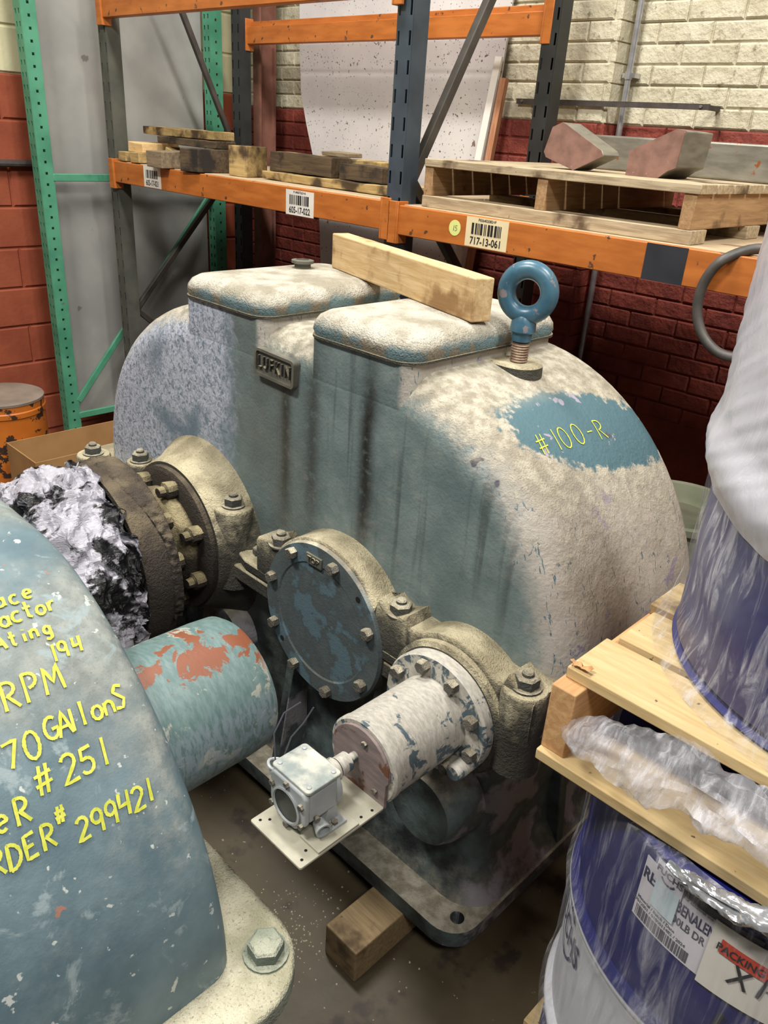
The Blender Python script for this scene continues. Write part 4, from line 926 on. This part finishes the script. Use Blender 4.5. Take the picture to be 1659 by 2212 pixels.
for tx, u0, ph, h, adv in (('ace', .325, 71.5, .030, .62), ('factor', .300, 68.2, .029, .55), ('RAting', .278, 64.8, .023, .78), ('194', .356, 60.2, .025, .8), ('RPM', .272, 56.2, .038, .72),
                  ('70', .246, 49.0, .034, .72), ('GAllonS', .305, 50.2, .032, .50), ('eR', .206, 42.2, .033, .7), ('#251', .268, 44.0, .036, .66), ('ORDER', .160, 37.4, .031, .66), ('#', .276, 39.9, .022, .7), ('299421', .294, 36.2, .031, .60)):
    m = MB(); handwriting(m, tx, u0, radians(ph)*R2, h, arc2, .0048, .06, .12, adv); part('handwriting', m, M['yellow'], g2, smooth=0, label='yellow marker writing reading %s' % tx)
# ------------------------------------------------------------------ pallets, drums and stretch film on the right
low = pallet('pallet on the floor under the lower blue drum', -.44, .66, .74, 1.76, 0, M['palletwood'], M['stringer'], [(.74+.128*k, .74+.128*k+.1) for k in range(8)], [(.74, .84), (1.2, 1.3), (1.66, 1.76)], [(-.44, -.40), (.09, .13), (.62, .66)], .018, .078, .018)
up = pallet('pale new pallet clamped between the stacked blue drums', -.418, .66, .80, 1.76, .966, M['palletwood'], M['stringer'], [(.826, .93), (.945, 1.05), (1.068, 1.17), (1.19, 1.29), (1.31, 1.41), (1.43, 1.53), (1.55, 1.65), (1.665, 1.76)], [(.79, .90), (1.23, 1.33), (1.66, 1.76)], [(-.418, -.380), (.10, .14), (.62, .66)], .018, .108, .018, [.004, .015, .0, .01, .0, .005, .0, .003])
part('torn_end', MB().grid(lambda i, j: Vector((-.414+.03*i/7+.006*mnoise.noise(Vector((i*2.1, j*1.7, 0))), .828+.010*j/3+.006*mnoise.noise(Vector((i, j*3.3, 5))), 1.1105+.006*(1+mnoise.noise(Vector((i*1.3, j*2.2, 9)))))), 8, 4), M['stringer'], up)
DR = .286
def drum(loc, label, rot=0.):
    d = thing('steel_drum', label, 'drum', loc, 'blue and white steel drums')
    x, y, z = loc
    pr = [(DR-.012, .012), (DR, .02), (DR, .27)]
    pr += [(DR, .262), (DR+.009, .276), (DR+.011, .284), (DR+.009, .292), (DR, .306), (DR, .545), (DR+.009, .559), (DR+.011, .567), (DR+.009, .575), (DR, .589), (DR, .825), (DR-.012, .832)]
    pr = [p for p in pr if p != (DR, .27)]
    b = ob('body', MB().lathe(pr, (0, 0, 0), (0, 0, 1), 96).mesh('body', smooth=30), M['drum'], d, loc)
    for zz in (.006, .838): part('chime', MB().lathe([(DR-.016, zz-.004), (DR-.002, zz-.006), (DR+.004, zz), (DR-.002, zz+.007), (DR-.016, zz+.004)], loc, (0, 0, 1), 96), M['drum_lid'], d)
    part('lid', MB().lathe([(DR-.014, .826), (.05, .828)], loc, (0, 0, 1), 64), M['drum_lid'], d)
    return d
D1 = Vector((-.123, 1.057, .1145)); D2 = Vector((-.098, 1.145, 1.1105))
d1 = drum(D1, 'lower drum with paper labels standing on the floor pallet'); d2 = drum(D2, 'upper drum wrapped in film standing on the new pallet')
def on_drum(D, az, z, r):   # az: degrees from -Y towards +X
    a = radians(az); return Vector((D.x+r*sin(a), D.y-r*cos(a), D.z+z))
def wrap_patch(D, parent, name, mat, az0, az1, z0_, z1_, r, shear=0., label=None, n=16):
    m = MB(); 
    for rr in (r, r+.0008): m.grid(lambda i, j: on_drum(D, az0+(az1-az0)*i/n, (z0_ if j == 0 else z1_)+shear*(i/n-.5), rr), n+1, 2)
    return part(name, m, mat, parent, label=label)
def wrap_text(D, parent, txt, size, az, z, r, mat, bold=.0005, xs=1., tilt=0., name='print'):
    m = MB(); t = radians(tilt)
    def f(v):
        a, b = v.x*cos(t)-v.y*sin(t), v.x*sin(t)+v.y*cos(t); return on_drum(D, az+math.degrees(a/r), z+b, r)
    mesh_add(m, text_mesh(txt, size, 0, bold, xs), f); return part(name, m, mat, parent, smooth=0)
lb_ = wrap_patch(D1, d1, 'drum_label', M['paper_lilac'], -22.7, -1.0, .71, .817, DR+.0015, label='pale paper label with barcode and BENALEN lettering')
wrap_text(D1, lb_, 'REI', .026, -19.9, .790, DR+.003, M['inkblue'], .0007, .72); wrap_text(D1, lb_, 'BENALEN', .025, -6.1, .788, DR+.003, M['inkblue'], .0005, .49); wrap_text(D1, lb_, '00LB DR', .018, -7.0, .766, DR+.003, M['inkgrey'], .0003, .68)
for k, tx in enumerate(('Material / Batch / Date', '507012001 / 0100011482 / 2024')): wrap_text(D1, lb_, tx, .0075, -16.0+k*.8, .746-.008*k, DR+.003, M['inkgrey'], .0001, .9)
wrap_text(D1, lb_, 'For industrial use only', .0065, -5.2, .809, DR+.003, M['inkgrey'], .0001, .9)
m = MB(); r_ = random.Random(4); a_ = -21.8
while a_ < -5:
    w_ = r_.choice((.18, .18, .36, .5)); g_ = r_.choice((.16, .3)); k = m.vs([on_drum(D1, a_, .714, DR+.003), on_drum(D1, a_+w_, .714, DR+.003), on_drum(D1, a_+w_, .733, DR+.003), on_drum(D1, a_, .733, DR+.003)]); m.f.append([k, k+1, k+2, k+3]); a_ += w_+g_
part('barcode', m, M['inkgrey'], lb_, smooth=0)
fs = wrap_patch(D1, d1, 'brand_sticker', M['paper_lilac'], -19.1, -10.6, .798, .832, DR+.0032, label='small sticker reading FUCHS')
wrap_text(D1, fs, 'FUCHS', .014, -14.9, .819, DR+.0046, M['inkblue'], .0004, .95)
m = MB(); k = m.vs([on_drum(D1, -14.9+2.3*cos(radians(t)), .813+.010*sin(radians(t)), DR+.0046+.0001*j) for j in (0,) for t in range(200, 341, 14)]+[on_drum(D1, -14.9+1.9*cos(radians(t)), .8145+.0085*sin(radians(t)), DR+.0046) for t in range(200, 341, 14)])
for i in range(10): m.f.append([k+i, k+i+1, k+12+i, k+11+i])
part('print', m, M['inkblue'], fs, smooth=0)
wrap_patch(D1, d1, 'blank_sticker', M['cyanpaper'], -18.0, -10.9, .756, .803, DR+.0045, label='small pale blue sticker over the drum label')
pc = wrap_patch(D1, d1, 'packing_pouch', M['paper'], -1.8, 17.5, .704, .816, DR+.004, label='white packing pouch with a red band marked PACKING LIST')
rb = wrap_patch(D1, pc, 'red_band', M['redtape'], .9, 16.5, .770, .792, DR+.0056, -.006)
wrap_text(D1, pc, 'PACKING LIST', .017, 8.4, .781, DR+.0072, M['ink'], .0003, .78, -2.)
m = MB(); handwriting(m, 'XP', 0, 0, .038, lambda u, v: (on_drum(D1, 4.6+math.degrees(u/DR), .738+v, DR+.0066), Vector((sin(radians(6)), -cos(radians(6)), 0))), .0045, .03, .1, .75); part('handwriting', m, M['ink'], pc, smooth=0)
m = MB(); handwriting(m, '1', 0, 0, .05, lambda u, v: (on_drum(D1, 2.5+math.degrees(u/DR), .628+v, DR+.004), Vector((sin(radians(4)), -cos(radians(4)), 0))), .008, .0, .05, .75); part('marker_stroke', m, M['ink'], d1, smooth=0)
wrap_patch(D1, d1, 'black_strip', M['blacktape'], -10.5, 9.0, .812, .824, DR+.0028)
wrap_text(D1, d1, 'FUCHS', .062, -51.9, .487, DR+.003, M['inkblue'], .001, .72, name='brand_print')
m = MB()
for (za, zb, rr) in ((.462, .05, .9), (.54, .012, 1.1)):
    pass
def swoosh(cz, hz, haz, t0, t1, th):
    k = m.vs([on_drum(D1, -50+haz*cos(radians(t)), cz+hz*sin(radians(t)), DR+.003) for t in range(t0, t1, 8)]); n1 = len(range(t0, t1, 8))
    m.vs([on_drum(D1, -50+(haz-1.2*th)*cos(radians(t)), cz+(hz-.006*th)*sin(radians(t)), DR+.003) for t in range(t0, t1, 8)])
    for i in range(n1-1): m.f.append([k+i, k+i+1, k+n1+i+1, k+n1+i])
swoosh(.492, .056, 8.5, 208, 332, 1.); k = m.vs([on_drum(D1, a_, z_, DR+.003) for a_, z_ in ((-60, .527), (-53, .527), (-46, .524), (-46, .534), (-53, .538), (-60, .538))]); m.f += [[k, k+1, k+4, k+5], [k+1, k+2, k+3, k+4]]; part('brand_print', m, M['inkblue'], d1, smooth=0)
# stretch film
def film_shell(D, prof, seed, amp, nz=70, na=180, az0=-180, az1=180, diag=14.):
    m = MB()
    def f(i, j):
        t = j/(nz-1); z = prof[0][1]+(prof[-1][1]-prof[0][1])*t
        for (ra, za), (rb_, zb) in zip(prof, prof[1:]):
            if za <= z <= zb+1e-9: k = (z-za)/max(zb-za, 1e-9); k = k*k*(3-2*k); r = ra+(rb_-ra)*k; break
        a = az0+(az1-az0)*i/na; ar = radians(a)
        w = mnoise.noise(Vector((sin(ar)*1.6+seed, cos(ar)*1.6, z*diag+ar*2.2)))*amp + mnoise.noise(Vector((sin(ar)*9, cos(ar)*9, z*3+seed)))*amp*.5
        return on_drum(D, a, z, r+max(w, -.0045 if z > .03 else 0)+abs(amp)*.3)
    return m.grid(f, na, nz, True) if az1-az0 == 360 else m.grid(f, na+1, nz)
f1 = solo('stretch_film', film_shell(D2, [(DR+.030, .001), (DR+.016, .035), (DR+.008, .10), (DR+.006, .245), (DR+.016, .284), (DR+.007, .33), (DR+.006, .84)], 3, .004, 90, 200), M['film'], 'clear wrinkled stretch film round the upper drum', 'stretch film', (D2.x, D2.y, D2.z), 'stretch film', smooth=80)
solo('stretch_film', film_shell(D1, [(DR+.012, .02), (DR+.007, .2), (DR+.0165, .284), (DR+.008, .33), (DR+.008, .535), (DR+.0165, .567), (DR+.009, .6), (DR+.012, .80), (DR+.010, .84), (DR-.012, .8515)], 8, .003, 60, 160), M['film_low'], 'clear stretch film round the lower drum and its labels', 'stretch film', (D1.x, D1.y, D1.z+.02), 'stretch film', smooth=80)
def film_cuff():
    m = MB()
    def f(i, j):
        a = radians(-140+280*i/180); t = j/200; z = .235+.61*t
        r = DR+.0145+.0022*mnoise.noise(Vector((a*1.5, z*75-a*16, 2)))*(.4+abs(mnoise.noise(Vector((a*2, z*4, 5)))))*1.6+.002*mnoise.noise(Vector((a*5+z*8, z*6, 2)))
        if abs(z-.284) < .05: r += .0085*(.5+.5*cos(pi*(z-.284)/.05))
        r -= .007*max(0, 1-t/.06)**2
        return (D2.x+r*sin(a), D2.y-r*cos(a), D2.z+z-.035*sin(a*1.3+.8)*(1-t))
    return m.grid(f, 181, 201)
solo('stretch_film', film_cuff(), filmmat('dense_stretch_film', (.78, .16, .06), (1, 1, .15, 16), (214, 214, 224)), 'milky many-layered stretch film on the white part of the upper drum', 'stretch film', (D2.x, D2.y, D2.z+.25), 'stretch film', smooth=80)
def rope(pts, rads, seed, amp, fl, nseg=70, na=28, drop=0):
    pts = [Vector(p) for p in pts]; m = MB(); n = len(pts)-1
    def cat(t):
        x = t*n; i = min(int(x), n-1); k = x-i; p0, p1, p2, p3 = pts[max(i-1, 0)], pts[i], pts[i+1], pts[min(i+2, n)]
        return .5*((2*p1)+(p2-p0)*k+(2*p0-5*p1+4*p2-p3)*k*k+(3*p1-p0-3*p2+p3)*k**3), rads[i]+(rads[i+1]-rads[i])*k
    def f(i, j):
        c, r = cat(j/(nseg-1)); a = 2*pi*i/na
        u = Vector((0, 1, 0)); w = Vector((0, 0, 1))
        nn = mnoise.noise(Vector((j*.11+seed, cos(a)*1.3, sin(a)*1.3)))*1.2+.7*mnoise.noise(Vector((j*.14, cos(a)*3.4+seed, sin(a)*3.4)))+.3*mnoise.noise(Vector((j*.5, cos(a)*5+seed, sin(a)*5)))
        rr = r*(1+amp*nn); return c+u*cos(a)*rr+w*sin(a)*rr*fl
    return m.grid(f, na, nseg, True)
solo('film_tail', rope([(-.395, .808, 1.03), (-.35, .800, 1.045), (-.28, .792, 1.062), (-.22, .79, 1.075), (-.15, .778, 1.085), (-.06, .775, 1.09), (.06, .77, 1.095), (.20, .775, 1.09), (.36, .79, 1.06), (.44, .80, 1.03)], [.004, .030, .040, .042, .036, .038, .04, .036, .022, .003], 5, .42, .9, 110), M['film_thick'], 'bunched tail of torn stretch film hanging over the pallet front', 'stretch film', (-.2, .79, 1.03), 'stretch film', smooth=75)
solo('film_tail', rope([on_drum(D1, z_, y_, DR+.026) for z_, y_ in ((-14, .862), (-9, .864), (-3, .868), (4, .874), (12, .878), (20, .878), (34, .872), (46, .866))], [.005, .008, .011, .015, .017, .018, .012, .002], 11, .6, .9, 80, 26), M['foil'], 'shiny twisted film tail across the lower drum above its labels', 'stretch film', on_drum(D1, 0, .84, DR+.03), 'stretch film', smooth=75)
# ------------------------------------------------------------------ plastic bag over the shaft of the main reducer
def bag():
    m = MB(); ax = Vector((AX[0], 0, PZ))
    def f(i, j):
        a = 2*pi*i/220; t = j/70
        if t < .35: k = t/.35; r = .02+.19*k**.6; y = .565+.03*k
        elif t < .8: k = (t-.35)/.45; r = .21+.03*sin(k*pi*.9); y = .595+.15*k
        else: k = (t-.8)/.2; r = .225+.012*k; y = .745+.022*k*(1+.8*mnoise.noise(Vector((a*6, 3, 1))))
        rd = lambda f, sx: 1-2*abs(mnoise.noise(Vector((cos(a)*f+t*sx, sin(a)*f-t*sx, t*f*1.6+f))))
        n_ = mnoise.noise(Vector((cos(a)*2.4, sin(a)*2.4, t*5)))*.5+rd(3.1, 2)*.34+rd(6.3, 4)*.22+rd(12.5, 6)*.13+rd(22, 9)*.07
        r += .046*n_*min(1, t*4); y += .02*mnoise.noise(Vector((cos(a)*7, sin(a)*7, t*9+4)))
        return (AX[0]+r*cos(a), y, PZ+r*sin(a))
    return m.grid(f, 220, 71, True)
bg = solo('plastic_bag', bag(), M['bag'], 'crumpled black plastic bag with painted-on reflections tied over the greasy shaft end', 'plastic bag', (AX[0], .66, PZ-.22), smooth=20)
# ------------------------------------------------------------------ far left and far right things
oc = thing('steel_cylinder', 'rusty orange steel cylinder standing by the red block wall', 'cylinder', (-3.51, 1.235, 0))
part('shell', MB().lathe([(.172, 0), (.172, .535), (.176, .54), (.176, .56), (.172, .565), (.172, .595)], (-3.51, 1.235, 0), (0, 0, 1), 56), M['cyl_orange'], oc, smooth=30)
part('top_plate', MB().lathe([(.174, .592), (.174, .602), (.165, .606), (.06, .602)], (-3.51, 1.235, 0), (0, 0, 1), 56), M['cyl_top'], oc, smooth=30)
cb = thing('cardboard_box', 'open brown cardboard box behind the left end of the dusty reducer', 'box', (-3.18, 1.46, 0))
bx0, bx1, by0, by1, bz = -3.325, -3.04, 1.16, 1.80, .45
for nm, lo, hi in (('side_wall', (bx0, by0, 0), (bx0+.005, by1, bz)), ('side_wall', (bx1-.005, by0, 0), (bx1, by1, bz)), ('end_wall', (bx0+.005, by0, 0), (bx1-.005, by0+.005, bz)), ('end_wall', (bx0+.005, by1-.005, 0), (bx1-.005, by1, bz)), ('bottom', (bx0+.005, by0+.005, 0), (bx1-.005, by1-.005, .005))): part(nm, MB().box(lo, hi), M['card'], cb)
hp = []
for a in range(0, 360, 6):      # hose ring hooked over the shelf edge, hanging in front of the orange beam
    sa = sin(radians(a)); hp.append((-.758+.112*cos(radians(a)), 2.050+.060*max(0, (sa-.72)/.28)**1.2, 1.4155+.130*sa))
solo('hose_loop', MB().tube(hp, .0130, 12, True), M['rubber'], 'dark rubber hose loop hung over the orange beam beside the wrapped upper drum', 'hose', (-.758, 2.06, 1.27))
fd = thing('metal_tub', 'pale greenish round metal tub behind the right end of the reducer', 'tub', (-.93, 2.44, 0))
part('wall', MB().lathe([(.19, 0), (.20, .66), (.212, .668), (.212, .69), (.20, .695), (.188, .69), (.184, .60), (.18, .3)], (-.93, 2.44, .0), (0, 0, 1), 64), M['farplastic'], fd, smooth=30)
part('lid', MB().lathe([(.186, .62), (.10, .635), (.09, .66), (.02, .662)], (-.93, 2.44, 0), (0, 0, 1), 48), M['farplastic'], fd)
# grit scattered on the floor
m = MB(); r_ = random.Random(11)
for k in range(420):
    if k < 230: x, y = -.98+r_.gauss(0, .055), .80+r_.gauss(0, .07)
    else: x, y = r_.uniform(-1.6, -.3), r_.uniform(.45, 1.0)
    if x < -.62 and y < .54 or x > -.46: continue
    sz = r_.uniform(.0012, .0036); m.lathe([(sz, 0), (sz*.6, sz*.7)], (x, y, 0), (r_.uniform(-.2, .2), r_.uniform(-.2, .2), 1), 4)
g_ = solo('floor_grit', m, M['chips'], 'pale grit scattered over the brown concrete floor', 'grit', (0, 0, 0), smooth=0); g_['kind'] = 'stuff'
